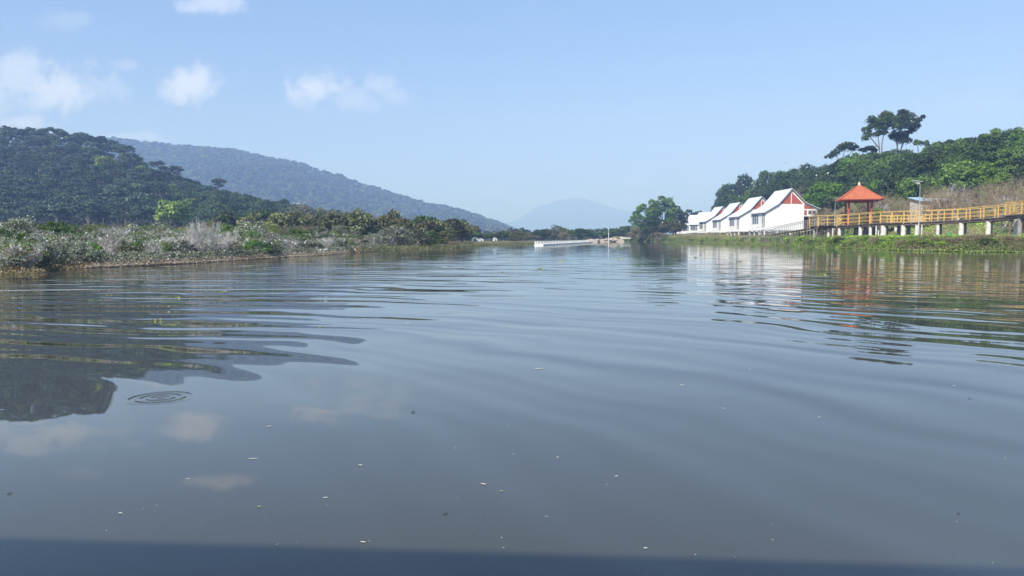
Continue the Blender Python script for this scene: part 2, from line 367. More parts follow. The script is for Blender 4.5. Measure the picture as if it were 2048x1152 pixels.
# ------------------------------------------------------------------ water
def water():
    m = bpy.data.materials.new('lake_water'); m.use_nodes = True; nt = NT(m.node_tree); b = m.node_tree.nodes['Principled BSDF']
    g = nt.new('ShaderNodeNewGeometry'); pos = g.outputs['Position']
    s = nt.new('ShaderNodeSeparateXYZ'); nt.l.new(pos, s.inputs[0]); X, Y = s.outputs[0], s.outputs[1]
    A = lambda a, b_: nt.m('ADD', a, b_); Mu = lambda a, b_: nt.m('MULTIPLY', a, b_); Su = lambda a, b_: nt.m('SUBTRACT', a, b_)
    # 1 wake swell running out from the boat
    warp = Mu(Su(nt.noise(pos, .22, 2, .5).outputs[0], .5), 2.6)
    dx = A(X, 8.0); dy = A(Y, 1.0); r = nt.m('SQRT', A(Mu(dx, dx), Mu(dy, dy)))
    nx, ny = nt.m('DIVIDE', dx, r), nt.m('DIVIDE', dy, r)
    rw = A(r, warp)
    amp = nt.noise(pos, .35, 1).outputs[0]
    w1 = Mu(nt.m('COSINE', Mu(rw, 2*math.pi/1.25)), .012)
    w2 = Mu(nt.m('COSINE', A(Mu(rw, 2*math.pi/.57), Mu(warp, 4.0))), .010)
    w3 = Mu(nt.m('COSINE', A(Mu(rw, 2*math.pi/.83), Mu(warp, -2.5))), .009)
    wv = Mu(A(A(w1, w2), Mu(w3, nt.sm(r, 9, 14))), nt.sm(amp, .3, .75, .6, 1.4))
    wv = Mu(wv, nt.sm(r, 7.5, 13, .6, 1.15)); wv = Mu(wv, nt.sm(r, 25, 60, 1.0, .35))
    wv = Mu(wv, nt.sm(X, -5, 2, 1.35, 1.0)); sx, sy = Mu(wv, nx), Mu(wv, ny)
    # 2 very broad swell: falls away on the left, faces the eye on the right
    br = Mu(nt.sm(Y, 3.0, 5.0), nt.sm(Y, 6.5, 12, 1, .3)); br = Mu(br, nt.sm(Y, 11, 20, 1, 0))
    bs = nt.m('MINIMUM', nt.m('MAXIMUM', A(Mu(X, .0105), -.006), -.056), .022)
    sy = A(sy, Mu(bs, br))
    # 3 smooth irregular undulation
    mp = nt.new('ShaderNodeMapping'); nt.l.new(pos, mp.inputs[0]); mp.inputs['Rotation'].default_value = (0, 0, R(28)); mp.inputs['Scale'].default_value = (.42, 1.0, 1)
    def slopes(scale, detail, ax, ay, vec=None, rough=.5):
        n = nt.noise(vec or mp.outputs[0], scale, detail, rough); q = nt.new('ShaderNodeSeparateColor'); nt.l.new(n.outputs[1], q.inputs[0])
        return Mu(Su(q.outputs[0], .5), ax), Mu(Su(q.outputs[1], .5), ay)
    a, c = slopes(.75, 2, .035, .055); near = nt.sm(Y, 4, 8, .5, 1.0); near = Mu(near, nt.sm(Y, 18, 40, 1, .3)); sx = A(sx, Mu(a, near)); sy = A(sy, Mu(c, near))
    # 4 fine wind ripples, stronger far out
    mp2 = nt.new('ShaderNodeMapping'); nt.l.new(pos, mp2.inputs[0]); mp2.inputs['Scale'].default_value = (.35, 1.0, 1)
    mp3 = nt.new('ShaderNodeMapping'); nt.l.new(pos, mp3.inputs[0]); mp3.inputs['Scale'].default_value = (.16, 1.0, 1); mp3.inputs['Rotation'].default_value = (0, 0, R(8))
    a, c = slopes(3.2, 2, .010, .034, mp2.outputs[0], .6)
    patch = nt.sm(nt.noise(mp2.outputs[0], .06, 2).outputs[0], .35, .65, .45, 1.35)
    k = Mu(nt.sm(Y, 6, 30, .07, 1.0), patch)
    sx = A(sx, Mu(a, k)); sy = A(sy, Mu(c, k))
    a, c = slopes(1.5, 2, .012, .075, mp3.outputs[0], .6); c = A(c, .004)
    k = Mu(nt.sm(Y, 8, 16, 0, 1.0), nt.sm(Y, 30, 70, 1, .3)); k = Mu(k, nt.sm(X, -2, 14, 1.0, .45))
    sx = A(sx, Mu(a, k)); sy = A(sy, Mu(c, k))
    # 5 rings where something touched the surface
    for (qx, qy, wl, rad, am) in ((-2.87, 6.05, .085, .27, .075), (-3.9, 5.55, .06, .10, .05)):
        ex = Su(X, qx); ey = Su(Y, qy); rr = nt.m('SQRT', A(A(Mu(ex, ex), Mu(ey, ey)), 1e-5))
        e = Mu(Mu(nt.m('SINE', Mu(rr, 2*math.pi/wl)), nt.sm(rr, rad*.75, rad*1.15, 1, 0)), am)
        sx = A(sx, Mu(e, nt.m('DIVIDE', ex, rr))); sy = A(sy, Mu(e, nt.m('DIVIDE', ey, rr)))
    nv = nt.comb(Mu(sx, -1), Mu(sy, -1), 1.0)
    no = nt.new('ShaderNodeVectorMath', operation='NORMALIZE'); nt.l.new(nv, no.inputs[0]); nt.l.new(no.outputs[0], b.inputs['Normal'])
    murk = nt.noise(pos, .12, 3).outputs[0]
    nt.l.new(nt.mix(murk, (.046, .047, .036), (.060, .059, .044)), b.inputs['Base Color'])
    b.inputs['IOR'].default_value = 1.58; b.inputs['Roughness'].default_value = .02; b.inputs['Specular IOR Level'].default_value = .5
    V = [(-9000, -3000, 0), (9000, -3000, 0), (9000, 9000, 0), (-9000, 9000, 0)]
    o = link('water', np_mesh('water', V, np.array([(0, 1, 2, 3)]), m)); tag(o, 'calm blue grey lake water with long ripples', kind='structure')
water()

# ------------------------------------------------------------------ vegetation builders
def leaf_quads(C, N, size, rg, aspect=1.0):
    """one four-sided leaf (or leaf spray) per centre C with normal N"""
    n = len(C); N = N/np.maximum(np.linalg.norm(N, axis=1, keepdims=True), 1e-6)
    a = rg.normal(size=(n, 3)); T = np.cross(N, a); T /= np.maximum(np.linalg.norm(T, axis=1, keepdims=True), 1e-6)
    B = np.cross(N, T); s = (size*(.6+.8*rg.random(n)))[:, None] if np.ndim(size) == 0 else (size*(.6+.8*rg.random(n)))[:, None]
    T = T*s; B = B*s*aspect
    dr = N*s*.25
    V = np.stack([C-T*.5-dr*.5, C-B*.42+dr, C+T*.5-dr*.5, C+B*.42+dr], 1).reshape(-1, 3)
    Fc = np.arange(4*n).reshape(-1, 4)
    return V, Fc
def crown_mesh(name, blobs, per, size, m, seed=1, up=.35, fill=.5, flat=None, aspect=1.0):
    """blobs: rows (x,y,z,rx,ry,rz). Leaves sit in the outer shell of each blob."""
    rg = np.random.default_rng(seed); VV = []; FF = []; TT = []; off = 0
    for bl in blobs:
        c = np.array(bl[:3]); r = np.array(bl[3:6]); n = int(per*(r[0]*r[1])**.5*(1 if len(bl) < 7 else bl[6]))
        n = max(n, 6)
        d = rg.normal(size=(n, 3)); d /= np.linalg.norm(d, axis=1, keepdims=True)
        d[:, 2] = np.where((d[:, 2] < -.25) & (rg.random(n) < .7), -d[:, 2], d[:, 2])
        rad = fill+(1-fill)*rg.random(n)**.6
        rad *= 1+.22*np.sin(d[:, 0]*5+bl[0]*3)*np.cos(d[:, 1]*5+bl[1]*2)
        C = c + d*r*rad[:, None]
        N = d*.8 + rg.normal(size=(n, 3))*.75; N[:, 2] += up
        V, Fc = leaf_quads(C, N, size, rg, aspect)
        VV.append(V); FF.append(Fc+off); off += len(V)
        TT.append(np.clip(rg.random()*.45+.12+rg.normal(size=n)*.24, 0, 1))
    return np_mesh(name, np.concatenate(VV), np.concatenate(FF), m, np.concatenate(TT))
def shell_blobs(rg, n, R0, H0, zc, br, flat=.75, low=-.35):
    out = []
    for i in range(n):
        z = low+(1-low)*((i+.5)/n); a = i*2.39996+rg.normal()*.3; rr = math.sqrt(max(0, 1-z*z))
        k = .62+.34*rg.random()
        b = br*(.7+.6*rg.random())
        out.append((R0*rr*math.cos(a)*k, R0*rr*math.sin(a)*k, zc+H0*z*k+rg.normal()*.05*H0, b, b, b*flat))
    return out
def limbs(rg, H, r0, blobs, zfork, n=6, lean=.06, maxl=12):
    b = MB(); top = Vector((rg.normal()*lean*H, rg.normal()*lean*H, H)); mid = top*.5+Vector((rg.normal()*.03*H, rg.normal()*.03*H, 0))
    pts = [Vector((0, 0, -.4)), Vector((0, 0, .25*H)).lerp(mid, .4), mid, top]
    b.tube(pts, [r0*1.25, r0*.9, r0*.65, r0*.2], n)
    bl = sorted(blobs, key=lambda q: -q[3])[:maxl]
    for q in bl:
        t = np.clip((q[2]*.55)/H, zfork, .85)
        s = pts[1].lerp(pts[2], (t-.25)*4) if t < .5 else pts[2].lerp(pts[3], (t-.5)*2)
        e = Vector(q[:3]); m_ = s.lerp(e, .5)+Vector((0, 0, .06*(e-s).length))
        b.tube([s, m_, e], [r0*.42, r0*.26, r0*.08], 5, False)
    return b
TPL = {}
def template(key, crown, trunk): TPL[key] = (crown, trunk)
def tree(key, name, label, cat, loc, s, group=None, rz=None, sx=1.0):
    """one tree: an Empty at its foot, its trunk and its crown"""
    o = thing(name, label, cat, loc, random.random()*6.28 if rz is None else rz, group, (s*sx, s*sx, s))
    crown, trunk = TPL[key]
    if trunk: link('trunk', trunk, o)
    if crown: link('crown', crown, o)
    return o

# pines: tall bare stem, flat tufted crown (height 10)
for k in range(4):
    rg = np.random.default_rng(100+k); bl = []
    for i in range(15):
        a = i*2.4+rg.random(); q = 2.35*math.sqrt((i+.4)/15)*(.85+.3*rg.random()); b = .85+.45*rg.random()
        bl.append((q*math.cos(a), q*math.sin(a), 9.2-1.5*(q/2.4)**2+rg.normal()*.28, b, b, b*.55))
    for i in range(4 if k != 2 else 1):
        a = rg.random()*6.28; q = .8+1.1*rg.random(); bl.append((q*math.cos(a), q*math.sin(a), 6.2+1.2*rg.random(), .9, .9, .4))
    template('pine%d' % k, crown_mesh('pine_crown', bl, 58, .40, M['pine'], 200+k, up=.8, fill=.35), limbs(rg, 9.0, .16, bl, .5, 5, .03, 9).mesh('pine_trunk', M['palebark']))
# broadleaf trees (height about 9, width about 8)
def broad(key, m, seed, n=30, R0=3.4, H0=3.4, zc=5.4, br=1.25, per=170, size=.34, trunk='bark', r0=.22, flat=.75, low=-.45, up=.35):
    rg = np.random.default_rng(seed); bl = shell_blobs(rg, n, R0, H0, zc, br, flat, low)
    template(key, crown_mesh('leafy_crown', bl, per, size, M[m], seed+7, up=up), limbs(rg, zc+H0*.4, r0, bl, .28, 6).mesh('branching_trunk', M[trunk]))
for k in range(3):
    broad('broad%d' % k, 'broad', 300+k); broad('mid%d' % k, 'mid', 320+k, n=34, br=1.1)
    broad('olive%d' % k, 'olive', 340+k, n=26, br=1.0, per=120)
broad('bright0', 'bright', 361, n=36, br=1.05, per=210, size=.30); broad('bright1', 'bright', 362, n=30)
broad('yellowg0', 'yellowg', 365, n=22, br=1.2, per=120)
broad('brown0', 'brown', 371, n=26, R0=3.2, H0=2.6, zc=3.6, br=1.0, per=85, size=.26, low=-.9); broad('brown1', 'brown', 372, n=30, R0=3.4, H0=2.4, zc=3.4, br=.9, per=75, size=.24, low=-.9)
broad('hillbroad0', 'broad', 381, n=18, br=1.7, per=48, size=.72); broad('hillbroad1', 'broad', 382, n=16, br=1.8, per=44, size=.75)
broad('hillolive0', 'olive', 383, n=18, br=1.5, per=44, size=.66); broad('hillolive1', 'olive', 384, n=16, br=1.6, per=44, size=.66)
broad('hillyg', 'yellowg', 385, n=18, br=1.7, per=48, size=.7)
broad('full2', 'midb', 393, n=44, br=1.0, per=190, size=.3, low=-.95, zc=4.6, H0=4.4); broad('full0', 'mid', 391, n=44, br=1.05, per=190, size=.3, low=-.95, zc=4.6, H0=4.4); broad('full1', 'broad', 392, n=44, br=1.05, per=180, size=.3, low=-.95, zc=4.6, H0=4.4)
broad('greytree0', 'grey_l', 388, n=34, br=1.1, per=150, size=.3, low=-.85, zc=4.2, H0=4.0)
# shrubs of the left shore (height about 2, width about 2.6)
def shrub(key, m, seed, n=24, per=340, size=.10, twigs=26, tm='twig', R0=1.25, H0=1.05, zc=.85, br=.42, tl=1.0, tr=.016):
    rg = np.random.default_rng(seed); bl = shell_blobs(rg, n, R0, H0, zc, br, .8, -.7)
    b = MB()
    for i in range(twigs):
        a = rg.random()*6.28; q = R0*(.35+.75*rg.random())*tl; h = (.7+1.3*rg.random())*zc*1.15*tl
        s = Vector((rg.normal()*.12, rg.normal()*.12, -.1)); e = Vector((q*math.cos(a), q*math.sin(a), h))
        m1 = s.lerp(e, .5)+Vector((0, 0, .25*h))
        b.tube([s, m1, e], [tr*1.6, tr, tr*.4], 4, False)
        for j in range(3):
            t = .4+.5*rg.random(); p = m1.lerp(e, t*.9); e2 = p+Vector((rg.normal()*.25, rg.normal()*.25, .15+.3*rg.random()))*tl
            b.tube([p, e2], [tr*.6, tr*.25], 3, False)
    template(key, crown_mesh('shrub_leaves', bl, per, size, M[m], seed+9, up=.3, fill=.3) if n else None, b.mesh('shrub_stems', M[tm]))
shrub('sg0', 'grey_l', 401); shrub('sg1', 'grey_l', 402, n=30, br=.36); shrub('sg2', 'grey_l', 403, n=20, per=220)
shrub('sm0', 'mid', 405); shrub('sm1', 'midb', 406, n=30, br=.35); shrub('so0', 'yellowg', 407, per=220)
shrub('sb0', 'brown', 408, n=22, per=110, twigs=60, tl=1.05); shrub('sb1', 'brown', 409, n=16, per=80, twigs=80, tl=1.05)
shrub('bt0', 'brown', 421, n=24, per=170, size=.075, twigs=150, tm='brtwig', tr=.013, tl=1.05); shrub('bt3', 'brown', 424, n=12, per=60, size=.075, twigs=150, tm='brtwig', tr=.014)
shrub('bt2', 'yellowg', 423, n=18, per=120, size=.08, twigs=110, tm='brtwig', tr=.013); shrub('bt1', 'olive', 422, n=24, per=110, size=.08, twigs=110, tm='brtwig', tr=.013)
shrub('sl0', 'grey_l', 410, n=16, per=90, twigs=90, tl=1.1)

def bare_tree(seed, H, spread, m, stems=1, depth=4, r0=.1, upb=.5, ang=.55):
    rg = np.random.default_rng(seed); b = MB()
    def grow(p, d, L, r, k):
        e = p+d*L; mdl = p.lerp(e, .5)+Vector(rg.normal(size=3)*L*.06)
        b.tube([p, mdl, e], [r, r*.8, r*.6], 6 if k > 2 else 4, False)
        if k == 0: return
        for j in range(3 if k > 1 else 4):
            nd = (d+Vector(rg.normal(size=3))*ang*spread); nd.z += .12*upb; nd.normalize()
            st = mdl.lerp(e, .3+.7*rg.random()) if j else e
            grow(st, nd, L*(.62+.2*rg.random()), r*.55, k-1)
    for s in range(stems):
        d = Vector((rg.normal()*.32*(stems > 1), rg.normal()*.32*(stems > 1), 1)).normalized()
        grow(Vector((rg.normal()*.25*(stems > 1), rg.normal()*.25*(stems > 1), -.2)), d, H*.34*(.8+.4*rg.random()), r0, depth)
    return b.mesh('bare_branches', M[m])

# instancing of a mass that nobody could count
def scatter(name, pts, scales, templates, label, cat=None):
    """one object: template meshes on points, through geometry nodes"""
    src = bpy.data.collections.new(name+'_sources')
    for i, me in enumerate(templates):
        t = bpy.data.objects.new(name+'_source', me); src.objects.link(t)
    me = bpy.data.meshes.new(name); me.vertices.add(len(pts)); me.vertices.foreach_set('co', np.asarray(pts, np.float32).ravel())
    a = me.attributes.new('scl', 'FLOAT', 'POINT'); a.data.foreach_set('value', np.asarray(scales, np.float32))
    o = link(name, me); tag(o, label, cat, kind='stuff')
    g = bpy.data.node_groups.new(name, 'GeometryNodeTree')
    g.interface.new_socket('Geometry', in_out='INPUT', socket_type='NodeSocketGeometry'); g.interface.new_socket('Geometry', in_out='OUTPUT', socket_type='NodeSocketGeometry')
    N = g.nodes; L = g.links
    gi = N.new('NodeGroupInput'); go = N.new('NodeGroupOutput'); ii = N.new('GeometryNodeInstanceOnPoints'); ci = N.new('GeometryNodeCollectionInfo')
    ci.inputs[0].default_value = src; ci.inputs[1].default_value = True; ci.inputs[2].default_value = True
    at = N.new('GeometryNodeInputNamedAttribute'); at.data_type = 'FLOAT'; at.inputs[0].default_value = 'scl'
    rv = N.new('FunctionNodeRandomValue'); rv.data_type = 'FLOAT_VECTOR'; rv.inputs[0].default_value = (0, 0, 0); rv.inputs[1].default_value = (0, 0, 6.28)
    m2p = N.new('GeometryNodeMeshToPoints')
    L.new(gi.outputs[0], m2p.inputs[0]); L.new(m2p.outputs[0], ii.inputs['Points']); L.new(ci.outputs[0], ii.inputs['Instance'])
    ii.inputs['Pick Instance'].default_value = True
    L.new(rv.outputs[0], ii.inputs['Rotation']); L.new(at.outputs[0], ii.inputs['Scale']); L.new(ii.outputs[0], go.inputs[0])
    md = o.modifiers.new('scatter', 'NODES'); md.node_group = g
    return o

# ------------------------------------------------------------------ wooded hill on the left
def jgrid(px0, px1, y0f, y1f, sp):
    """jittered points on the land, spacing sp metres, between columns px0..px1"""
    out = []
    Y = y0f
    while Y < y1f:
        x0, x1 = (px0-1024)/F*Y, (px1-1024)/F*Y
        n = int((x1-x0)/sp)
        for i in range(n):
            x = x0+(i+.5+rng.uniform(-.42, .42))*sp; y = Y+rng.uniform(-.42, .42)*sp
            out.append((x, y))
        Y += sp*.92
    return out
cands = []
for x, y in jgrid(-130, 960, 120, 425, 5.9):
    px = 1024+F*x/y
    yc = float(ip(NEARY, px)); y0 = min(yc*.60, 235)
    if y > yc+9 or y < y0-8-(60 if px > 430 else 0): continue
    cands.append((x, y, px))
pines = []; hills = []; olives = []
for x, y, px in cands:
    z = gz(x, y); py = HY-(z-CH)/y*F
    q = rng.random()
    edge = 330+110*(py-260)/200*0 + 60*math.sin(py/31.)
    if px < edge+rng.normal()*45 and not (py > 400 and px > 330): pines.append((x, y, z))
    elif px < 545+rng.normal()*18: hills.append((x, y, z))
    else: olives.append((x, y, z))
def size_key(t): return t[1]+max(0, -t[0]-.70*t[1])*20
def vis_sort(L): return sorted(L, key=lambda t: t[1] + (500 if 1024+F*t[0]/t[1] < -40 else 0))
pines = vis_sort(pines); hills = vis_sort(hills); olives = vis_sort(olives)
for i, (x, y, z) in enumerate(pines[:300]):
    tree('pine%d' % (i % 4), 'pine_tree', 'dark blue green pine with a bare pale stem in the hillside pine wood', 'pine tree', (x, y, z-.3), rng.uniform(.7, 1.15), 'pines on the wooded hillside', sx=rng.uniform(.95, 1.5))
for i, (x, y, z) in enumerate(hills[:300]):
    tree('hillbroad%d' % (i % 2), 'hillside_tree', 'dark rounded leafy tree on the lower end of the wooded hillside', 'hillside tree', (x, y, z-.8), rng.uniform(.48, .74), 'rounded trees on the wooded hillside')
for i, (x, y, z) in enumerate(olives[:300]):
    tree('hillolive%d' % (i % 2) if rng.random() < .75 else 'hillbroad0', 'foothill_tree', 'olive brown dry tree on the low foot of the hill', 'foothill tree', (x, y, z-.8), rng.uniform(.40, .62), 'dry trees on the foot of the hill')
rest = [(x, y, z-.3) for x, y, z in pines[300:]]
scatter('pine_wood', rest, rng.uniform(.8, 1.15, len(rest)), [TPL['pine%d' % k][0] for k in range(4)], 'blue green pine wood on the upper hillside', 'pine wood')
rest = [(x, y, z-.8) for x, y, z in hills[300:]+olives[300:]]
if rest: scatter('hillside_wood', rest, rng.uniform(.48, .74, len(rest)), [TPL['hillbroad0'][0], TPL['hillbroad1'][0]], 'dark leafy wood high on the hillside', 'wood')
# single pale trees that stand out of the wood
for px, py, s, lab in ((222, 338, .95, 'pale yellow green tree standing out high in the pine wood'), (296, 352, .7, 'small pale green tree near the crest of the hill'),
                       (207, 350, .6, 'small yellow green tree just left of the palest tree in the pine wood'), (362, 442, .85, 'bright green rounded tree low on the hillside behind the dead bush'),
                       (368, 362, .55, 'tiny lime green tree on the right shoulder of the hill'), (285, 392, .7, 'pale green tree in the middle of the hillside'),
                       (352, 386, .5, 'tiny pale grey green tree among dark rounded trees'), (388, 416, .5, 'small yellowish tree in the dark lower wood'),
                       (470, 386, .5, 'small yellowish tree on the descending skyline of the hill'), (108, 296, .5, 'tiny light green tree just below the pine crest')):
    Y = 205.
    while Y < 430:
        p = P(px, py, Y)
        if gz(p.x, p.y)+6.5*s > p.z: break
        Y += 1.5
    tree('hillyg', 'pale_tree', lab, 'tree', (p.x, p.y-4, gz(p.x, p.y)+1.0), s*1.2, 'pale trees in the hillside wood')

# far ridge: an uncountable wood
fp = []; 
for x, y in jgrid(-150, 1075, 905, 1640, 10.5):
    z = gz(x, y)
    px = 1024+F*x/y
    if y < 1500+.12*(1024-px)+25 and z > 3: fp.append((x, y, z-.5))
def lowcrown(seed, m):
    rg = np.random.default_rng(seed); bl = shell_blobs(rg, 7, 3.8, 3.2, 4.2, 2.6, .8, -.2)
    return crown_mesh('far_crown', bl, 13, 2.1, M[m], seed, fill=.6)
fp = np.array(fp)
scatter('far_hill_wood', fp, rng.uniform(.6, 1.15, len(fp)), [lowcrown(501, 'far'), lowcrown(502, 'far'), lowcrown(503, 'olive'), lowcrown(504, 'far')], 'hazy blue green wood covering the long far ridge', 'wood')

# ------------------------------------------------------------------ wooded rise on the right
def skyline_right(px): return float(np.interp(px, [1425, 1440, 1500, 1560, 1620, 1660, 1700, 1760, 1800, 1850, 1900, 1950, 2000, 2048, 2200], [392, 366, 350, 338, 331, 312, 306, 302, 297, 287, 276, 264, 256, 247, 235]))
cnt = 0
for x, y in jgrid(1425, 2240, 128, 330, 6.6):
    px = 1024+F*x/y; yc = float(ip(RIGHTY, px))
    if y > yc+8 or y < max(yc*.70, 128): continue
    if x < 78 and y < 345 and px < 1640: continue
    if 1600 < px < 1705 and y < 182: continue
    z = gz(x, y); top = CH+(HY-skyline_right(px))/F*y
    hmax = top-z
    s = min(rng.uniform(.85, 1.15), hmax/9.3*rng.uniform(.86, 1.04))
    if s < .35: continue
    t = rng.random(); near = y < yc*.80
    key = ('mid%d' if t < .55 else 'broad%d') % rng.integers(3) if px > 1690 else ('broad%d' if t < .8 else 'mid%d') % rng.integers(3)
    if t > .90 and px > 1700: key = 'bright1' if t > .96 else 'full2'
    cnt += 1
    lab = 'dense green tree of the wood behind the yellow boardwalk' if px > 1640 else 'dark green tree of the wood behind the white cottages'
    tree(key, 'woodland_tree', lab, 'tree', (x, y, z-.5), s, 'trees behind the boardwalk' if px > 1640 else 'trees behind the cottages')
def spot(px, pytop, Y, key, name, label, cat, h=9.3, w=None, wt=8.2, group=None, base=None):
    """a tree whose top is seen at (px, pytop), w pixels wide"""
    b = land(px, Y) if base is None else base; top = P(px, pytop, Y).z; s = (top-b.z+.2)/h
    sx = 1.0 if w is None else (w/F*Y/wt)/s
    return tree(key, name, label, cat, (b.x, b.y, b.z-.2), s, group, sx=sx)
# skyline behind the cottages
for px, py, Y, wpx, key, lab in ((1452, 366, 325, 46, 'broad0', 'dark tree at the open end of the wood left of the cottages gables'), (1490, 352, 320, 60, 'broad1', 'tall dark tree with egrets above the third cottage'),
                                 (1532, 342, 300, 62, 'broad2', 'tall dark tree with egrets above the second cottage'), (1578, 334, 290, 64, 'mid0', 'tall tree rising behind the nearest cottage gable'),
                                 (1612, 332, 270, 60, 'broad1', 'dark tree between the nearest cottage and the pavilion'), (1440, 398, 340, 36, 'broad2', 'lowest dark tree at the left tip of the wood behind the cottages'),
                                 (1510, 372, 268, 52, 'mid1', 'green tree close behind the second cottage ridge'), (1560, 366, 262, 55, 'broad0', 'dark tree close behind the nearest cottage ridge')):
    spot(px, py, Y, key, 'woodland_tree', lab, 'tree', w=wpx*1.15, group='trees behind the cottages')
spot(1656, 358, 171, 'bright0', 'bright_tree', 'bright green leafy tree between the nearest cottage and the pavilion', 'tree', w=92)
spot(1620, 386, 178, 'bright1', 'bright_tree', 'smaller bright green tree touching the right eave of the nearest cottage', 'tree', w=48)
# umbrella trees on the crest
def umbrella_tree(name, label, px, pyb, Y, blobs, stems, m='broad'):
    b = P(px, pyb, Y); b.z = min(b.z, gz(b.x, b.y)+.3)
    k = Y/F
    o = thing(name, label, 'tree', b, 0)
    base_y = HY-(b.z-CH)/Y*F
    bl = [((x-px)*k, rng.uniform(-1, 1)*rx*k*.6, (base_y-y)*k, rx*k, rx*k*.8, ry*k) for x, y, rx, ry in blobs]
    big = list(bl)
    for q in big:
        for _ in range(3):
            f = rng.uniform(.35, .6); big_ = (q[0]+rng.uniform(-.9, .9)*q[3], q[1]+rng.uniform(-.8, .8)*q[4], q[2]+rng.uniform(-.7, 1.1)*q[5], q[3]*f, q[4]*f, q[5]*f*1.5); bl.append(big_)
    link('crown', crown_mesh('umbrella_crown', [(q[0], q[1], q[2], q[3], q[4], q[5]*1.35) for q in bl], 190, .36, M[m], int(px), up=.8, fill=.25), o); bl = big
    t = MB()
    for st in stems:
        pts = [Vector(((x-px)*k, (i-.5)*.3, (base_y-y)*k)) for i, (x, y) in enumerate(st)]
        t.tube(pts, [max(.04, .19*(1-.75*i/(len(pts)-1))) for i in range(len(pts))], 6)
    for q in bl:
        e = Vector(q[:3]); near = min(((Vector(((x-px)*k, 0, (base_y-y)*k))) for st in stems for x, y in st[1:]), key=lambda v: (v-e).length)
        t.tube([near, near.lerp(e, .5)+Vector((0, 0, -.2)), e], [.1, .07, .03], 4, False)
    t.build('trunk', M['bark'], o)
umbrella_tree('umbrella_tree', 'tall flat topped tree rising high above the wood behind the pavilion', 1762, 330, 205,
    [(1745, 246, 16, 6), (1768, 236, 15, 7), (1733, 262, 10, 5), (1728, 280, 7, 4), (1785, 242, 13, 7), (1790, 258, 11, 6), (1757, 258, 17, 6), (1750, 272, 11, 4), (1736, 272, 9, 4), (1765, 269, 8, 4), (1777, 252, 13, 7), (1760, 246, 14, 7), (1742, 256, 10, 6)],
    [[(1760, 330), (1758, 296), (1755, 270), (1748, 250)], [(1763, 330), (1763, 290), (1768, 262), (1770, 240)], [(1758, 300), (1742, 280), (1732, 266)]])
umbrella_tree('umbrella_tree', 'broad flat topped tree right beside the tallest one on the crest', 1800, 330, 208,
    [(1815, 236, 17, 7), (1828, 245, 10, 5), (1800, 244, 14, 6), (1812, 256, 18, 6), (1833, 256, 7, 3), (1795, 272, 16, 7), (1805, 285, 16, 6), (1816, 268, 8, 4), (1806, 248, 14, 8), (1822, 262, 9, 6), (1792, 258, 10, 7), (1800, 280, 14, 8)],
    [[(1796, 330), (1794, 290), (1800, 262), (1812, 240)], [(1797, 310), (1812, 270), (1826, 250)], [(1795, 305), (1790, 280)]])
umbrella_tree('umbrella_tree', 'low dark umbrella shaped tree left of the tall pair on the crest', 1688, 345, 215,
    [(1690, 296, 18, 7), (1678, 300, 10, 5), (1706, 300, 10, 4), (1670, 309, 10, 5), (1660, 314, 8, 4)],
    [[(1685, 345), (1684, 322), (1690, 300)], [(1684, 330), (1672, 314)], [(1685, 325), (1704, 304)]])
umbrella_tree('umbrella_tree', 'small thin umbrella tree between the low dark one and the tall pair', 1732, 345, 213,
    [(1735, 300, 12, 4), (1722, 303, 8, 3), (1745, 306, 6, 3)], [[(1733, 345), (1732, 318), (1735, 303)], [(1732, 320), (1724, 306)], [(1732, 320), (1744, 307)]])
umbrella_tree('umbrella_tree', 'small rounded tree poking over the wood right of the tall pair', 1836, 330, 205,
    [(1836, 289, 11, 4), (1852, 290, 6, 5)], [[(1838, 330), (1836, 305), (1836, 292)]])
# tree group at the left end of the cottages
for px, py, Y, wpx, key, lab in ((1322, 392, 262, 62, 'full2', 'tall bright sided tree, highest of the clump left of the cottages'), (1288, 408, 265, 58, 'full2', 'green rounded tree at the left edge of the clump by the cottages'),  # brighter foliage on the left trees paints in the clump's sunlit side
                                 (1350, 412, 268, 52, 'full1', 'dark tree on the right side of the clump next to the porches'), (1376, 420, 345, 44, 'full1', 'dark low tree behind the farthest cottage roof'),
                                 (1395, 422, 350, 34, 'broad2', 'small dark tree top over the farthest cottage ridge'), (1305, 430, 252, 50, 'full1', 'dark undertree at the foot of the tall clump'),
                                 (1345, 440, 245, 56, 'olive0', 'dull olive bush tree beside the farthest porch'), (1272, 452, 262, 34, 'olive1', 'small dull tree at the left foot of the clump')):
    spot(px, py, Y, key, 'lakeside_tree', lab, 'tree', w=wpx*1.1, group='tree clump left of the cottages')
for px, py, Y, wpx, key, lab in ((1290, 456, 262, 50, 'brown0', 'brown leafless thicket at the water left of the cottages'), (1318, 462, 240, 40, 'brown1', 'brown scrub in front of the tall clump'),
                                 (1262, 462, 275, 26, 'brown1', 'small brown bush at the point of the right bank')):
    spot(px, py, Y, key, 'dry_bush', lab, 'bush', h=6.2, w=wpx, wt=7.6)
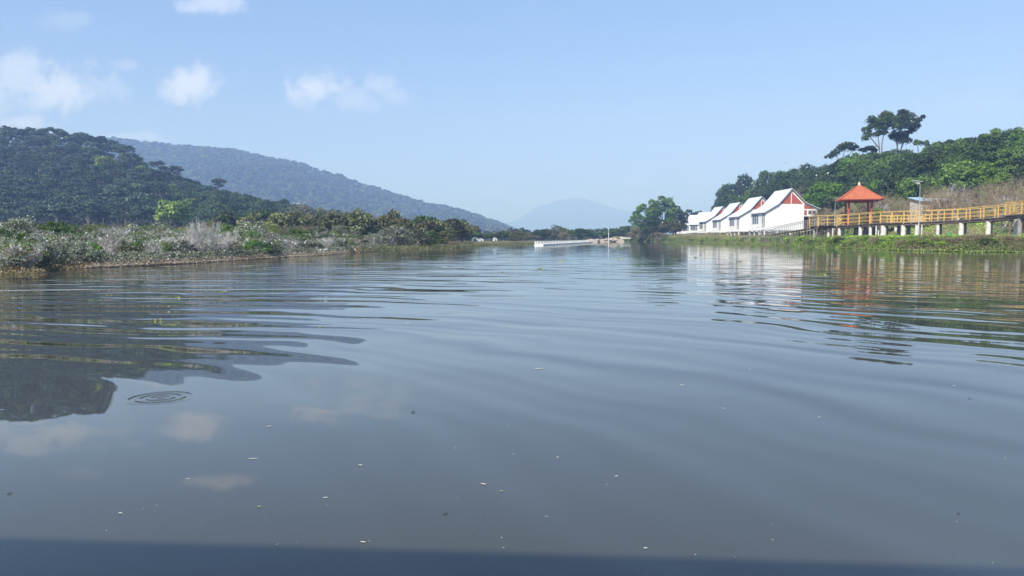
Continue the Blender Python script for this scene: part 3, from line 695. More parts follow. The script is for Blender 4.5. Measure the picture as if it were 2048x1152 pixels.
# brown scrub behind the boardwalk
scrub = [(1640, 418, 135, 46), (1668, 424, 128, 50), (1700, 412, 135, 54), (1745, 396, 132, 66), (1775, 386, 136, 62), (1800, 398, 128, 52), (1830, 398, 126, 44), (1862, 362, 138, 60),
         (1890, 352, 140, 66), (1925, 352, 138, 70), (1912, 384, 126, 56), (1950, 376, 122, 62), (1985, 366, 124, 64), (2030, 352, 120, 70), (2060, 372, 114, 60), (1870, 376, 128, 52),  (1948, 398, 116, 50), (1815, 372, 142, 40)]
for i, (px, py, Y, wp) in enumerate(scrub):
    b = land(px, Y); s = (P(px, py, Y).z-b.z+.2)/2.0; sx = (wp*1.15/F*Y/2.9)/s
    o = thing('dry_bush', 'brown half leafless thicket bush behind the boardwalk railing', 'bush', (b.x, b.y, b.z-.2), rng.uniform(0, 6), 'brown thicket behind the boardwalk', (s*sx, s*sx, s))
    crown, st = TPL[('bt0', 'bt1', 'bt2')[i % 3]]; link('stems', st, o); link('foliage', crown, o)
for px, py, Y, wp, lab in ((1858, 384, 113, 44, 'sparse leafless bush in front of the left half of the beige wall'), (1888, 380, 113, 46, 'sparse leafless bush in front of the right half of the beige wall')):
    b = land(px, Y); s = (P(px, py, Y).z-b.z+.2)/2.0; sx = (wp*1.15/F*Y/2.9)/s
    o = thing('dry_bush', lab, 'bush', (b.x, b.y, b.z-.2), rng.uniform(0, 6), None, (s*sx, s*sx, s)); link('stems', TPL['bt3'][1], o); link('foliage', TPL['bt3'][0], o)
for px, py, Y, wp, lab in ((1752, 412, 120, 26, 'small yellow green bush right of the pavilion roof'), (2000, 408, 104, 60, 'yellow green bush behind the right end of the railing'), (2045, 412, 98, 50, 'yellow green bush at the right edge behind the railing'),
                           (1846, 362, 132, 22, 'light green sprig tree just right of the tall lamp post'), (1770, 430, 122, 30, 'low green bush behind the railing right of the pavilion')):
    spot(px, py, Y, 'yellowg0', 'green_bush', lab, 'bush', w=wp*1.1)
bt = bare_tree(61, 5.4, 1.15, 'brtwig', 2, 5, .10, .5, .5)
for px, py, Y, lab, s in ((2012, 345, 96, 'pale leafless spreading tree behind the right end of the railing', 1.0), (2046, 350, 100, 'leafless tree cut by the right edge behind the railing', .95),
                       (1905, 362, 118, 'leafless brown tree over the beige wall', 1.05), (1862, 382, 112, 'leafless brown tree leaning over the blue roof', .9), (1888, 385, 113, 'bare brown tree before the beige wall', .9)):
    b = land(px, Y); o = thing('bare_tree', lab, 'bare tree', b, random.random()*6, None, (P(px, py, Y).z-b.z)/5.6*s); link('branches', bt, o)
bts = [bt, bare_tree(62, 5.0, 1.3, 'brtwig', 3, 4, .08, .5, .6), bare_tree(63, 5.2, 1.2, 'twig', 2, 5, .08, .5, .55)]
for i, (px, py, Y) in enumerate(((1648, 412, 130), (1684, 414, 122), (1756, 396, 122), (1786, 388, 124), (1815, 392, 118), (1926, 350, 122), (1950, 358, 112), (1978, 352, 108), (1992, 372, 100), (2034, 362, 96), (1912, 376, 110), (1606, 372, 182))):
    b = land(px, Y); o = thing('bare_tree', 'leafless brown branching tree in the thicket behind the boardwalk railing', 'bare tree', b, i*1.3, 'leafless trees in the brown thicket', (P(px, py, Y).z-b.z)/5.4); link('branches', bts[i % 3], o)
o = thing('bare_tree', 'grey leafless tree behind the nearest cottage roof', 'bare tree', land(1600, 200), 1.0, None, 1.7); link('branches', bt, o)

# ------------------------------------------------------------------ far shore in the middle
mids = [(884, 462, 118, 60, 'olive0', 'olive tree at the right end of the left wood'), (868, 448, 122, 44, 'broad1', 'dark green tree rising above the left shore scrub'), (905, 470, 150, 40, 'olive1', 'low olive tree on the left shore point'),
        (925, 466, 190, 36, 'broad0', 'dark tree left of the brightest far tree'), (941, 463, 185, 34, 'bright1', 'bright green round tree beside the tiny white house'), (962, 468, 215, 34, 'mid1', 'green tree over the tiny white house'),
        (982, 466, 210, 30, 'mid2', 'green tree right of the tiny white house'), (1002, 464, 205, 30, 'broad1', 'green tree below the end of the far ridge'), (1018, 462, 200, 30, 'mid0', 'mid green tree below the tip of the far ridge'),
        (1036, 460, 195, 34, 'olive0', 'olive topped tree behind the pale brown scrub'), (1086, 459, 245, 40, 'broad2', 'dark tree just above the left end of the white railing'), (1068, 470, 240, 28, 'olive1', 'low dull tree left of the white railing'),
        (1141, 458, 262, 30, 'mid0', 'green tree with clear stem above the middle of the railing'), (1165, 455, 262, 34, 'mid1', 'flat topped green tree above the right end of the railing'), (1182, 464, 300, 24, 'broad2', 'small dark tree right of the flat topped one'),
        (1206, 463, 300, 38, 'mid2', 'green tree left of the white pole'), (1232, 456, 302, 44, 'mid0', 'green tree directly behind the white pole'), (1256, 450, 305, 42, 'mid1', 'green tree right of the white pole'),
        (1220, 468, 292, 40, 'broad0', 'low dark tree behind the foot of the white pole'), (1250, 466, 292, 36, 'mid2', 'low green tree at the right of the sandy spit')]
for px, py, Y, wp, key, lab in mids: spot(px, py, Y, key, 'shore_tree', lab, 'tree', w=wp*1.15, group='trees on the far middle shore')
for px, py, Y, wp, key, lab in ((1031, 470, 168, 40, 'brown1', 'pale brown leafless scrub on the far middle shore'), (1052, 466, 205, 36, 'brown0', 'brownish bare thicket between scrub and dark tree'),
                                (1115, 451, 240, 46, 'brown0', 'large round brown grey tree above the white railing'), (1128, 462, 236, 30, 'brown1', 'brown bush tucked right of the round brown tree'), (905, 482, 100, 40, 'brown1', 'dry brown scrub low on the left point'), (935, 483, 122, 36, 'brown0', 'dry scrub on the low spit before the white house')):
    spot(px, py, Y, key, 'dry_bush', lab, 'bush', h=6.2, w=wp, wt=7.6)
# low far trees closing the view
scatter('far_shore_wood', [tuple(land(px, Y)-Vector((0, 0, 2.2))) for px, Y in zip(rng.uniform(820, 1300, 620), rng.uniform(330, 800, 620))], rng.uniform(.5, .85, 620), [lowcrown(511, 'far'), lowcrown(512, 'far')], 'low distant wood on the flat shore below the ridge', 'wood')
# ------------------------------------------------------------------ left shore
def place_shrub(px, py_top, Y, wpx, key, name, label, cat='shrub', group='shrubs along the left shore', h=2.0, wt=3.0):
    b = land(px, Y); top = P(px, py_top, Y).z; s = max((top-b.z)/h, .25); sx = (wpx/F*Y/wt)/s
    o = thing(name, label, cat, b, random.random()*6.28, group, (s*sx, s*sx, s))
    crown, st = TPL[key]; link('stems', st, o)
    if crown: link('foliage', crown, o)
    return o
SHRUBS = []
rows = [(5, 484, 1.6, 80, 'sg0'), (45, 500, .6, 90, 'sm1'), (78, 505, .9, 70, 'sg1'), (30, 472, 6, 90, 'sm0'), (75, 470, 8, 80, 'sg1'), (120, 490, 1.5, 80, 'sg2'), (150, 498, .9, 80, 'sg0'), (178, 500, 1.6, 60, 'sm1'),
        (110, 468, 10, 90, 'so0'), (140, 472, 5, 90, 'sg1'), (185, 478, 5, 80, 'sg1'), (215, 486, 3, 60, 'sb1'), (235, 490, 4, 60, 'sg0'), (262, 480, 5, 70, 'sg2'), (285, 487, 4, 60, 'sm0'), (200, 462, 12, 90, 'sg0'), (240, 465, 12, 90, 'sg2'),
        (275, 461, 15, 80, 'so0'), (300, 470, 12, 70, 'sg2'), (305, 498, 2, 40, 'sb1'), (320, 484, 3, 50, 'so0'), (330, 470, 10, 90, 'sm0'), (352, 486, 3, 70, 'sl0'), (370, 494, 2.5, 60, 'sg0'), (390, 474, 8, 80, 'sb1'), (400, 496, 2.5, 60, 'sl0'),
        (430, 498, 2.5, 60, 'sb1'), (458, 500, 3, 50, 'sg0'), (450, 470, 12, 80, 'so0'), (480, 474, 9, 70, 'sm0'), (485, 492, 4, 60, 'sb1'), (512, 492, 2.0, 60, 'sm1'), (530, 500, 1.6, 50, 'sg0'), (520, 476, 8, 60, 'sg1'), (500, 460, 16, 70, 'sm1'),
        (545, 498, 2, 50, 'sm0'), (560, 492, 5, 60, 'sg1'), (585, 480, 6, 80, 'sg2'), (600, 466, 12, 80, 'sm0'), (580, 498, 3, 50, 'sl0'), (612, 494, 4, 50, 'sg0'), (640, 480, 8, 60, 'so0'), (648, 462, 13, 56, 'sg2'), (650, 490, 4, 40, 'sl0'),
        (672, 486, 5, 50, 'sg1'), (690, 484, 6, 50, 'so0'), (705, 490, 5, 46, 'sb0'), (628, 498, 3, 46, 'sg1'), (100, 508, .6, 40, 'sg2'), (8, 512, .2, 60, 'sb0'), (60, 520, .0, 60, 'sb1'), (20, 458, 16, 90, 'sm0'), (70, 462, 16, 80, 'sb0'), (160, 466, 16, 90, 'sm0')]
kinds = {'sg': ('grey_shrub', 'grey green leafy shrub spotted with white at the left shore'), 'sm': ('green_shrub', 'darker green leafy shrub at the left shore'), 'so': ('pale_shrub', 'yellowish green shrub at the left shore'),
         'sb': ('twiggy_shrub', 'brown twiggy shrub at the left shore'), 'sl': ('bare_shrub', 'pale grey nearly bare shrub at the left shore')}
for px, py, d, wp, key in rows:
    if d < 7: py = py-(py-466)*.55
    Y = float(ip(SHORE, px))+d+.8; n, lab = kinds[key[:2]]
    SHRUBS.append(place_shrub(px, py, Y, wp*1.12, key, n, lab, group=n.replace('_', ' ')+'s along the left shore'))
for i in range(34):    # second rank further back
    px = rng.uniform(-30, 740); Y = float(ip(SHORE, px))+rng.uniform(14, 34); key = ('sm0', 'sg1', 'so0', 'sb0', 'sg0', 'sl0', 'sm1')[i % 7]
    n, lab = kinds[key[:2]]; py = float(np.interp(px, [0, 200, 380, 500, 650, 740], [468, 458, 464, 465, 466, 470]))+rng.uniform(-5, 6)
    SHRUBS.append(place_shrub(px, py, Y, rng.uniform(60, 100), key, n, lab, group=n.replace('_', ' ')+'s along the left shore'))
for px, py, Y, wp, key, lab in ((195, 448, 60, 60, 'yellowg0', 'yellow green flat topped small tree above the left shore scrub'), (255, 446, 66, 34, 'olive0', 'small thin olive tree poking above the scrub'), (125, 452, 62, 60, 'mid2', 'dark green small tree above the far left scrub'),
                                (600, 456, 70, 50, 'mid1', 'round green small tree behind the pale scrub'), (560, 462, 72, 50, 'greytree0', 'dark round shrub tree right of the dead bush'), (290, 458, 64, 40, 'olive1', 'dull small tree behind the grey twiggy shrubs')):
    spot(px, py, Y, key, 'small_tree', lab, 'tree', w=wp)
for px, py, Y, wp, key, lab in ((806, 431, 112, 52, 'olive2', 'dark domed bare topped tree behind the grey green ones'),
                                (852, 458, 104, 50, 'mid1', 'green tree at the right of the grey green pair'), (730, 470, 92, 54, 'olive0', 'dull olive tree left of the grey green trees'),
                                (705, 462, 104, 50, 'olive1', 'dull brown olive tree behind the two stakes'), (745, 455, 120, 60, 'broad1', 'dark tree behind the left point'), (872, 472, 99, 46, 'olive1', 'dull tree at the waterside right of the grey green ones')):
    spot(px, py, Y, key, 'lakeside_tree', lab, 'tree', w=wp*1.1)
for px, py, Y, wp, key, lab in ((782, 452, 86, 74, 'sg1', 'large grey green rounded tree at the water of the left point'), (826, 456, 90, 78, 'sg0', 'broad grey green tree right beside the large one on the left point'), (858, 462, 95, 50, 'sm1', 'fresh green bushy tree right of the grey green pair'), (748, 466, 82, 50, 'sg2', 'low grey green tree hanging over the water left of the large one')):
    SHRUBS.append(place_shrub(px, py, Y, wp, key, 'lakeside_tree', lab, 'tree', 'grey green trees on the left point'))
# the dead bush with long pale stems
db = bare_tree(71, 2.6, .5, 'twig', 13, 3, .036, 1.2, .34); db2 = bare_tree(72, 2.3, .6, 'twig', 9, 3, .030, 1.2, .36)
for px, py, d, me, lab in ((415, 440, 3.0, db, 'tall pale dead bush with long spreading stems on the left shore'), (445, 452, 3.4, db2, 'pale dead bush right beside the tallest one'), (462, 448, 5.5, db2, 'thin dead bush leaning right behind the pale pair'),
                       (392, 456, 4.2, db, 'dead grey bush left of the tallest one'), (335, 462, 5.0, db2, 'fan shaped dead grey bush left along the shore'), (310, 486, 2.0, db2, 'small dead bush at the water on the left shore'), (215, 480, 2.6, db2, 'small dead bush before the grey shrubs'), (655, 470, 5, db2, 'white stained dead bush near the upturned boat')):
    b = land(px, float(ip(SHORE, px))+d); s = (P(px, py, b.y).z-b.z)/2.35
    o = thing('dead_bush', lab, 'dead bush', b, random.random()*6, None, (s*1.0, s*1.0, s)); link('branches', me, o)

# ------------------------------------------------------------------ scrubland between the shore shrubs and the wood
pts = []
while len(pts) < 1100:
    px = rng.uniform(-500, 900); ys = float(ip(SHORE, px)); Y = ys+22+(245-ys)*rng.random()**.8
    if px > 720 and Y < 130: continue
    q = land(px, Y); pts.append((q.x, q.y, q.z-.25))
scatter('scrubland', pts, rng.uniform(.7, 1.35, len(pts)), [TPL[k][0] for k in ('sg0', 'sm0', 'so0', 'sb0', 'sg2')], 'grey green scrub filling the flat ground before the hillside wood', 'scrub')

# ------------------------------------------------------------------ ground cover (uncountable)
def shore_points(px0, px1, n, d0, d1, bias=1.0):
    px = rng.uniform(px0, px1, n); Y = ip(SHORE, px) + d0 + (d1-d0)*rng.random(n)**bias
    x = (px-1024)/F*Y; return x, Y, G(x, Y)
def cover(name, label, x, y, z, h, size, m, cat, lift=0.0, up=.2, aspect=.6, tint=None, flat=False):
    n = len(x); C = np.stack([x, y, np.maximum(z, 0)+lift+h*rng.random(n)], 1)
    N = rng.normal(size=(n, 3))
    if flat: N = N*.25+np.array([0, 0, 1])
    else: N[:, 2] += up; N[:, 1] -= .3
    V, Fc = leaf_quads(C, N, size, rng, aspect)
    if tint is None: tint = np.clip(.5+.30*wob(x, y, 1.7, 1.)+.22*wob(x, y, 5.3, 2.)+rng.normal(size=n)*.2, 0, 1)
    return tag(link(name, np_mesh(name, V, Fc, M[m], tint)), label, cat, kind='stuff')
# right bank: hummocky band of weeds
def band(px0, px1, n, d0, d1, hh, seed):
    px = rng.uniform(px0, px1, n); ys = ip(SHORE, px); d = d0+(d1-d0)*rng.random(n)
    Y = ys+d; x = (px-1024)/F*Y; z = G(x, Y)
    hum = .35+.65*np.clip(.5+.8*wob(x, Y, 1.3, seed), 0, 1.2); edge = sst((d-d0+.3)/1.2)
    return x, Y, z, hh*hum*edge*np.where(px < 1500, .75, np.where(px < 1650, 1.35, 1.0)), px
x, y, z, h, px = band(1225, 2250, 60000, -1.6, 6.0, .8, 3.)
sel = (rng.random(len(x)) < np.where(px < 1500, .9, np.where(px < 1830, .85, .35)))
g1 = sel & (wob(x, y, 2.6, 5.) + rng.normal(size=len(x))*.25 > -.25)
cover('bank_grass', 'fresh green weeds covering the right bank', x[g1], y[g1], z[g1], h[g1], .17, 'grass', 'weeds')
g2 = ~g1
cover('bank_weeds', 'dry brown and olive weeds on the right bank', x[g2], y[g2], z[g2], h[g2]*1.1, .16, 'weed', 'weeds', tint=np.clip(.35+.3*wob(x[g2], y[g2], .9)+rng.normal(size=g2.sum())*.2, 0, 1))
shrub('gb0', 'grass', 431, n=22, per=150, size=.15, twigs=14, tm='brtwig', R0=1.2, H0=.9, zc=.8); shrub('gb1', 'mid', 432, n=22, per=150, size=.14, twigs=14, tm='brtwig')
for i in range(46):
    px = 1262+i*17.4+rng.uniform(-6, 6); Y = float(ip(SHORE, px))+rng.uniform(.3, 3.5)*(1 if px > 1500 else 1.6); b = onland(px, Y-float(ip(SHORE, px)))
    dry_ = (px > 1880 and rng.random() < .6) or rng.random() < .12
    hgt = rng.uniform(.5, .95)*(.9 if px < 1500 else 1.15); wd = rng.uniform(1.3, 2.8)
    o = thing('dry_bank_bush' if dry_ else 'bank_bush', 'low brown dry bush in the weeds of the right bank' if dry_ else 'low fresh green bush in the weeds of the right bank', 'bush', (b.x, b.y, max(b.z, 0)-.1), rng.uniform(0, 6),
              'dry bushes on the right bank' if dry_ else 'green bushes on the right bank', (wd/2.9, wd/2.9, hgt/1.9))
    crown, st = TPL['bt0' if dry_ else ('gb0' if rng.random() < .7 else 'gb1')]; link('stems', st, o); link('foliage', crown, o)
# dead twigs tangled on the bank at the right edge
x, y, z, h, px = band(1890, 2250, 9000, -1.2, 3.5, .8, 7.)
cover('dead_brushwood', 'tangle of dead brown brushwood on the bank at the right', x, y, z, h, .34, 'brown', 'brushwood', aspect=.12)
# hyacinth fringe on the water
px = rng.uniform(1300, 2250, 5200); Y = ip(SHORE, px)-1.6-1.5*rng.random(5200)**1.6*np.clip(.6+.8*np.sin(px/17.)+.5*np.sin(px/7.), .1, 1.6); xx = (px-1024)/F*Y
cover('water_hyacinth_fringe', 'bright yellow green floating plants along the right waterline', xx, Y, np.zeros_like(xx), .10, .16, 'lily', 'floating plants', lift=.02, aspect=.9, flat=True)
# lawn and undergrowth behind the boardwalk and cottages
px = rng.uniform(1500, 2250, 30000); Y = ip(SHORE, px)+5+rng.random(30000)**1.3*55; xx = (px-1024)/F*Y; zz = G(xx, Y)
cover('lawn_grass', 'patchy grass behind the boardwalk and under the cottages', xx, Y, zz, .28, .26, 'grass', 'grass', aspect=.4)
px = rng.uniform(1225, 1560, 16000); Y = ip(SHORE, px)+3+rng.random(16000)*30; xx = (px-1024)/F*Y; zz = G(xx, Y)
cover('reed_grass', 'olive green grass strip before the far cottages', xx, Y, zz, .6, .34, 'weed', 'grass', aspect=.35)
# left shore litter
x, y, z = shore_points(170, 760, 24000, -.4, 1.7, 1.6)
cover('dry_litter', 'straw coloured leaf litter and dead reeds on the left shore', x, y, z, .10, .085, 'straw', 'litter', aspect=.5)
x, y, z = shore_points(-60, 760, 30000, .35, 14, 1.3)
cover('shore_undergrowth', 'grey green undergrowth between the left shore shrubs', x, y, z, .45, .12, 'grey_l', 'undergrowth')
x, y, z = shore_points(700, 1120, 14000, -.8, 8)
cover('shore_reeds', 'olive and brown low growth on the left point', x, y, z, .22, .16, 'dull', 'undergrowth')
x, y, z = shore_points(-60, 190, 4500, -.3, 2.2)
cover('shore_brush', 'brown dry brush hanging over the water at the far left', x, y, z, .14, .08, 'brown', 'undergrowth')
x, y, z = shore_points(-60, 300, 7000, 2, 30)
cover('far_left_undergrowth', 'dull green undergrowth at the far left', x, y, z, .7, .14, 'olive', 'undergrowth')

# ------------------------------------------------------------------ cottages
def make_cottage():
    """ridge along +y, gable at y=0; origin under the apex at the ground"""
    FZ, H = 1.75, 8.0      # floor height, apex above floor
    L = 9.5
    me = {}
    z = lambda dz: FZ+H-dz  # dz: metres below the apex
    b = MB()   # main body: wall prism
    prof = [(-5.0, FZ), (2.6, FZ), (2.6, z(2.95)), (0, z(.35)), (-2.5, z(3.25)), (-5.0, z(4.7))]
    b.prism(prof, .0, L-.3)
    me['wall'] = b.mesh('cottage_wall', M['white'])
    b = MB()   # roof: two pitches each side, thick sheets with an overhang
    def slab(x0, z0, x1, z1, y0, y1, t=.08):
        b.add([(x0, y0, z0), (x1, y0, z1), (x1, y1, z1), (x0, y1, z0), (x0, y0, z0-t), (x1, y0, z1-t), (x1, y1, z1-t), (x0, y1, z0-t)],
              [(0, 1, 2, 3), (7, 6, 5, 4), (0, 4, 5, 1), (1, 5, 6, 2), (2, 6, 7, 3), (3, 7, 4, 0)])
    pts = [(-5.45, z(4.72)), (-2.6, z(3.02)), (0, z(0))]
    for (xa, za), (xb, zb) in zip(pts, pts[1:]): slab(xa, za, xb, zb, -.45, L)
    pts = [(0, z(0)), (2.75, z(2.72)), (5.85, z(4.05))]
    for (xa, za), (xb, zb) in zip(pts, pts[1:]): slab(xa+.002, za, xb, zb, -.45, L)
    # seams of the sheet roof
    for yk in np.arange(.6, L-.2, 1.1):
        b.beam((-5.4, yk, z(4.69)+.02), (-2.6, yk, z(3.02)+.02), .05, .05); b.beam((-2.6, yk, z(3.02)+.02), (0, yk, z(0)+.02), .05, .05)
    me['roof'] = b.mesh('cottage_roof', M['roofw'])
    b = MB(); b.prism([(-2.15, z(3.05)), (-.09, z(3.05)), (-.09, z(.75))], -.03, .02); me['gl'] = b.mesh('gable_panel', M['red'])
    b = MB(); b.prism([(.09, z(3.05)), (2.35, z(3.05)), (.09, z(.75))], -.03, .02); me['gr'] = b.mesh('gable_panel', M['red'])
    b = MB()   # lean-to upper storey and its floor
    b.prism([(2.62, z(5.5)), (5.2, z(5.5)), (5.2, z(3.95)), (2.62, z(2.85))], .1, L-.4); b.box(2.62, 5.25, .08, L-.4, FZ-.15, FZ)
    b.box(2.62, 5.2, 2.6, 2.7, FZ, z(5.5))
    me['lean'] = b.mesh('lean_to', M['white'])
    b = MB(); b.prism([(2.68, z(4.05)), (4.9, z(4.05)), (2.68, z(3.05))], .07, .12); b.box(2.7, 3.2, .07, .12, z(5.3), z(4.3)); me['lp'] = b.mesh('lean_to_panel', M['red'])
    b = MB(); b.box(2.66, 5.15, 2.55, 2.6, FZ+.02, z(5.55)); me['dark'] = b.mesh('porch_shade_sheet', M['dark'])  # dark sheet on the white back wall, painting the open porch's shade
    b = MB(); b.box(3.4, 5.05, .06, .11, z(5.25), z(4.25)); me['wf'] = b.mesh('window_frame', M['white'])
    b = MB(); b.box(3.5, 4.15, .045, .06, z(5.1), z(4.38)); b.box(4.3, 4.95, .045, .06, z(5.1), z(4.38)); me['pane'] = b.mesh('window_panes', M['dark'])
    # lake side openings, facing -x
    b = MB(); b.box(-5.03, -4.98, .25, 2.3, FZ+.35, z(5.05)); me['d1'] = b.mesh('tall_window', M['curtain'])
    b = MB(); b.box(-5.03, -4.98, 4.2, 8.2, FZ+1.1, z(5.05)); me['d2'] = b.mesh('wide_window', M['glass'])
    b = MB()
    for yy_ in (.22, 1.25, 2.3): b.box(-5.06, -5.0, yy_, yy_+.07, FZ+.3, z(5.02))
    me['m1'] = b.mesh('window_bars', M['white'])
    b = MB()
    for yy_ in (4.17, 5.5, 6.85, 8.2): b.box(-5.06, -5.0, yy_, yy_+.08, FZ+1.05, z(5.02))
    me['m2'] = b.mesh('window_bars', M['white'])
    b = MB(); b.box(-5.5, 5.4, -.12, L, FZ-.32, FZ-.02); me['beam'] = b.mesh('floor_slab', M['white'])
    b = MB(); b.box(-.13, .13, -.13, .13, -.8, FZ-.32); me['stilt'] = b.mesh('stilt', M['concrete'])
    b = MB(); b.box(5.0, 5.2, .1, .3, FZ, z(5.5)); me['col'] = b.mesh('column', M['white'])
    b = MB()  # balcony rail on the lake side
    b.beam((-5.45, 0, FZ+.95), (-5.45, L-.3, FZ+.95), .06, .06)
    for yy_ in np.arange(0, L, .45): b.beam((-5.45, yy_, FZ-.02), (-5.45, yy_, FZ+.95), .03, .03)
    me['rail'] = b.mesh('balcony_rail', M['white'])
    return me
CM = make_cottage()
def cottage(loc, rz, label, s=1.0):
    o = thing('white_cottage', label, 'cottage', loc, rz, 'white cottages on stilts along the right shore', s)
    link('wall', CM['wall'], o); link('roof', CM['roof'], o); link('gable_panel', CM['gl'], o); link('gable_panel', CM['gr'], o)
    l = link('lean_to', CM['lean'], o); link('lean_to_panel', CM['lp'], l); link('column', CM['col'], l); link('porch_shade_sheet', CM['dark'], l)
    wf = link('window', CM['wf'], o); link('pane', CM['pane'], wf)
    a = link('window', CM['d1'], o); link('window_bars', CM['m1'], a); a = link('window', CM['d2'], o); link('window_bars', CM['m2'], a)
    link('floor_slab', CM['beam'], o); link('balcony_rail', CM['rail'], o)
    for xx_ in (-5.2, -2.6, 0, 2.6, 5.1):
        for yy_ in (.1, 3.2, 6.3, 9.2): link('stilt', CM['stilt'], o, (xx_, yy_, 0))
    return o
Y1 = 158.
clab = ['nearest and largest white cottage with two red gable panels beside the ramp', 'second white cottage from the pavilion with steep white roof', 'third white cottage from the pavilion between two similar gables', 'fourth white cottage, smallest of the red gables in a row']
for i, (px, k) in enumerate(((1579.4, 1.0), (1520, 1.19), (1477, 1.385), (1443.5, 1.56))):
    Y = Y1*k;     cottage(((px-1024)/F*Y, Y, 1.39), 0, clab[i], 1.053)
for px, Y, rz, lab in ((1430, 280, 26, 'turned white cottage with broad roof just left of the smallest gable'), (1411, 314, 32, 'far white cottage with open porch and square roof'), (1392, 362, 38, 'farthest white cottage at the left end of the row')):
    cottage(((px-1024)/F*Y, Y, 1.3), R(rz), lab)

# ------------------------------------------------------------------ boardwalk
WALK = [(2260, 66), (2150, 75), (2048, 84), (1980, 88), (1914, 92), (1860, 95), (1806, 97.5), (1760, 102), (1718, 106), (1673, 111), (1642, 118)]
def deck_y(px): return float(np.interp(px, [1632, 1642, 1673, 1718, 1760, 1806, 1820, 1914, 1968, 2048, 2300], [454, 453.2, 451.2, 448.2, 445.6, 444.7, 444.5, 440.2, 436.5, 430.8, 412]))
def walk_pt(px, off=0.0, dz=0.0):
    Y = float(np.interp(px, [q[0] for q in WALK][::-1], [q[1] for q in WALK][::-1])); p = P(px, deck_y(px), Y)
    q = P(px+6, deck_y(px+6), float(np.interp(px+6, [t[0] for t in WALK][::-1], [t[1] for t in WALK][::-1])))
    d = (q-p); d.z = 0; d.normalize(); nrm = Vector((-d.y, d.x, 0))   # away from the camera
    if nrm.y < 0: nrm = -nrm
    return Vector((p.x, p.y, p.z+dz)) + nrm*off
WW = 2.3
bw = thing('boardwalk', 'raised walkway with yellow railings on white pillars along the right bank', 'boardwalk', walk_pt(1850))
bwl = bw.location.copy()
def rel(v): return Vector(v)-bwl
b = MB(); pxs = np.linspace(1640, 2250, 62)
A0 = [rel(walk_pt(p, -.1)) for p in pxs]; A1 = [rel(walk_pt(p, WW+.1)) for p in pxs]
vs = []
for a, c in zip(A0, A1): vs += [a, c, a-Vector((0, 0, .10)), c-Vector((0, 0, .10))]
fs = []
for i in range(len(pxs)-1):
    j = 4*i; k = j+4; fs += [(j, k, k+1, j+1), (j+2, j+3, k+3, k+2), (j, j+2, k+2, k), (j+1, k+1, k+3, j+3)]
fs += [(0, 1, 3, 2), (len(vs)-4, len(vs)-2, len(vs)-1, len(vs)-3)]
b.add(vs, fs); b.build('deck', M['deck'], bw)
for off in (.15, WW-.15):
    b = MB()
    for a, c in zip(pxs, pxs[1:]): b.beam(rel(walk_pt(a, off, -.24)), rel(walk_pt(c, off, -.24)), .14, .26)
    b.build('edge_beam', M['deck'], bw)
posts_f = [1637, 1655, 1673.5, 1696, 1718, 1739, 1761, 1783, 1807, 1822, 1838, 1863, 1888, 1914.5, 1939.5, 1967, 1996, 2027, 2060, 2095, 2132, 2170]
RH = {0: .50, 1: .95, 2: 1.45}
def rail_h(px): return float(np.interp(px, [1632, 1645, 1673, 1718, 1806, 1914, 2027, 2200], [1.30, 1.45, 1.56, 1.53, 1.46, 1.36, 1.40, 1.40]))
for side, off in ((0, .0), (1, WW)):
    for k, px in enumerate(posts_f):
        p = rel(walk_pt(px-(6 if side else 0), off)); b = MB(); b.box(-.05, .05, -.05, .05, -.22, rail_h(px)+.03)
        b.build('railing_post', M['yellow'], bw, loc=p)
    for lvl in (.30, .62, 1.0):
        b = MB()
        pp = np.linspace(1636, 2180, 56)
        for a, c in zip(pp, pp[1:]): b.beam(rel(walk_pt(a, off, rail_h(a)*lvl)), rel(walk_pt(c, off, rail_h(c)*lvl)), (.05 if lvl < 1 else .09), (.05 if lvl < 1 else .07))
        b.build('rail', M['yellow'], bw)
def pillar(px, off, r, mm, name='pillar'):
    p = walk_pt(px, off); g = min(gz(p.x, p.y), 1.3); b = MB()
    b.lathe([(r*1.12, g-p.z-.5), (r*1.05, g-p.z+.25), (r, g-p.z+.6), (r, -.36)], n=12); b.build(name, M[mm], bw, smooth=True, loc=rel(p))
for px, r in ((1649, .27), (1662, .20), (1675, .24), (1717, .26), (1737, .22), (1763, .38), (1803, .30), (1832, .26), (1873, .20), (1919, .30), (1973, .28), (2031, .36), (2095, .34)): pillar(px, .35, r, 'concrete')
for px in (1656, 1690, 1706, 1728, 1748, 1772, 1790, 1822, 1862, 1909, 1957, 2014, 2080): pillar(px, WW-.3, .24, 'dconcrete')  # back row: shade below the deck put into the pillar colour
for px in (1843, 1668, 1751): pillar(px, .15, .10, 'concrete')
# branch of the walkway behind, leading to the pavilion
PC = P(1716, 448, 114); PC.z = walk_pt(1718).z
pf = thing('pavilion_platform', 'square railed deck under the orange roofed pavilion', 'platform', PC, R(-16))
b = MB(); b.box(-2.9, 2.9, -2.9, 2.9, -.12, 0); b.box(-2.8, 2.8, -2.8, -2.6, -.4, -.12); b.box(-2.8, 2.8, 2.6, 2.8, -.4, -.12); b.box(2.9, 9.5, -1.3, 1.3, -.12, 0); b.build('deck', M['deck'], pf)
def fence_run(par, a, c, n, name='railing'):
    b = MB(); a, c = Vector(a), Vector(c)
    for i in range(n+1): q = a.lerp(c, i/n); b.box(q.x-.06, q.x+.06, q.y-.06, q.y+.06, q.z-.1, q.z+1.42)
    for h, t in ((.45, .06), (.9, .06), (1.4, .09)): b.beam(a+Vector((0, 0, h)), c+Vector((0, 0, h)), t, t)
    b.build(name, M['yellow'], par)
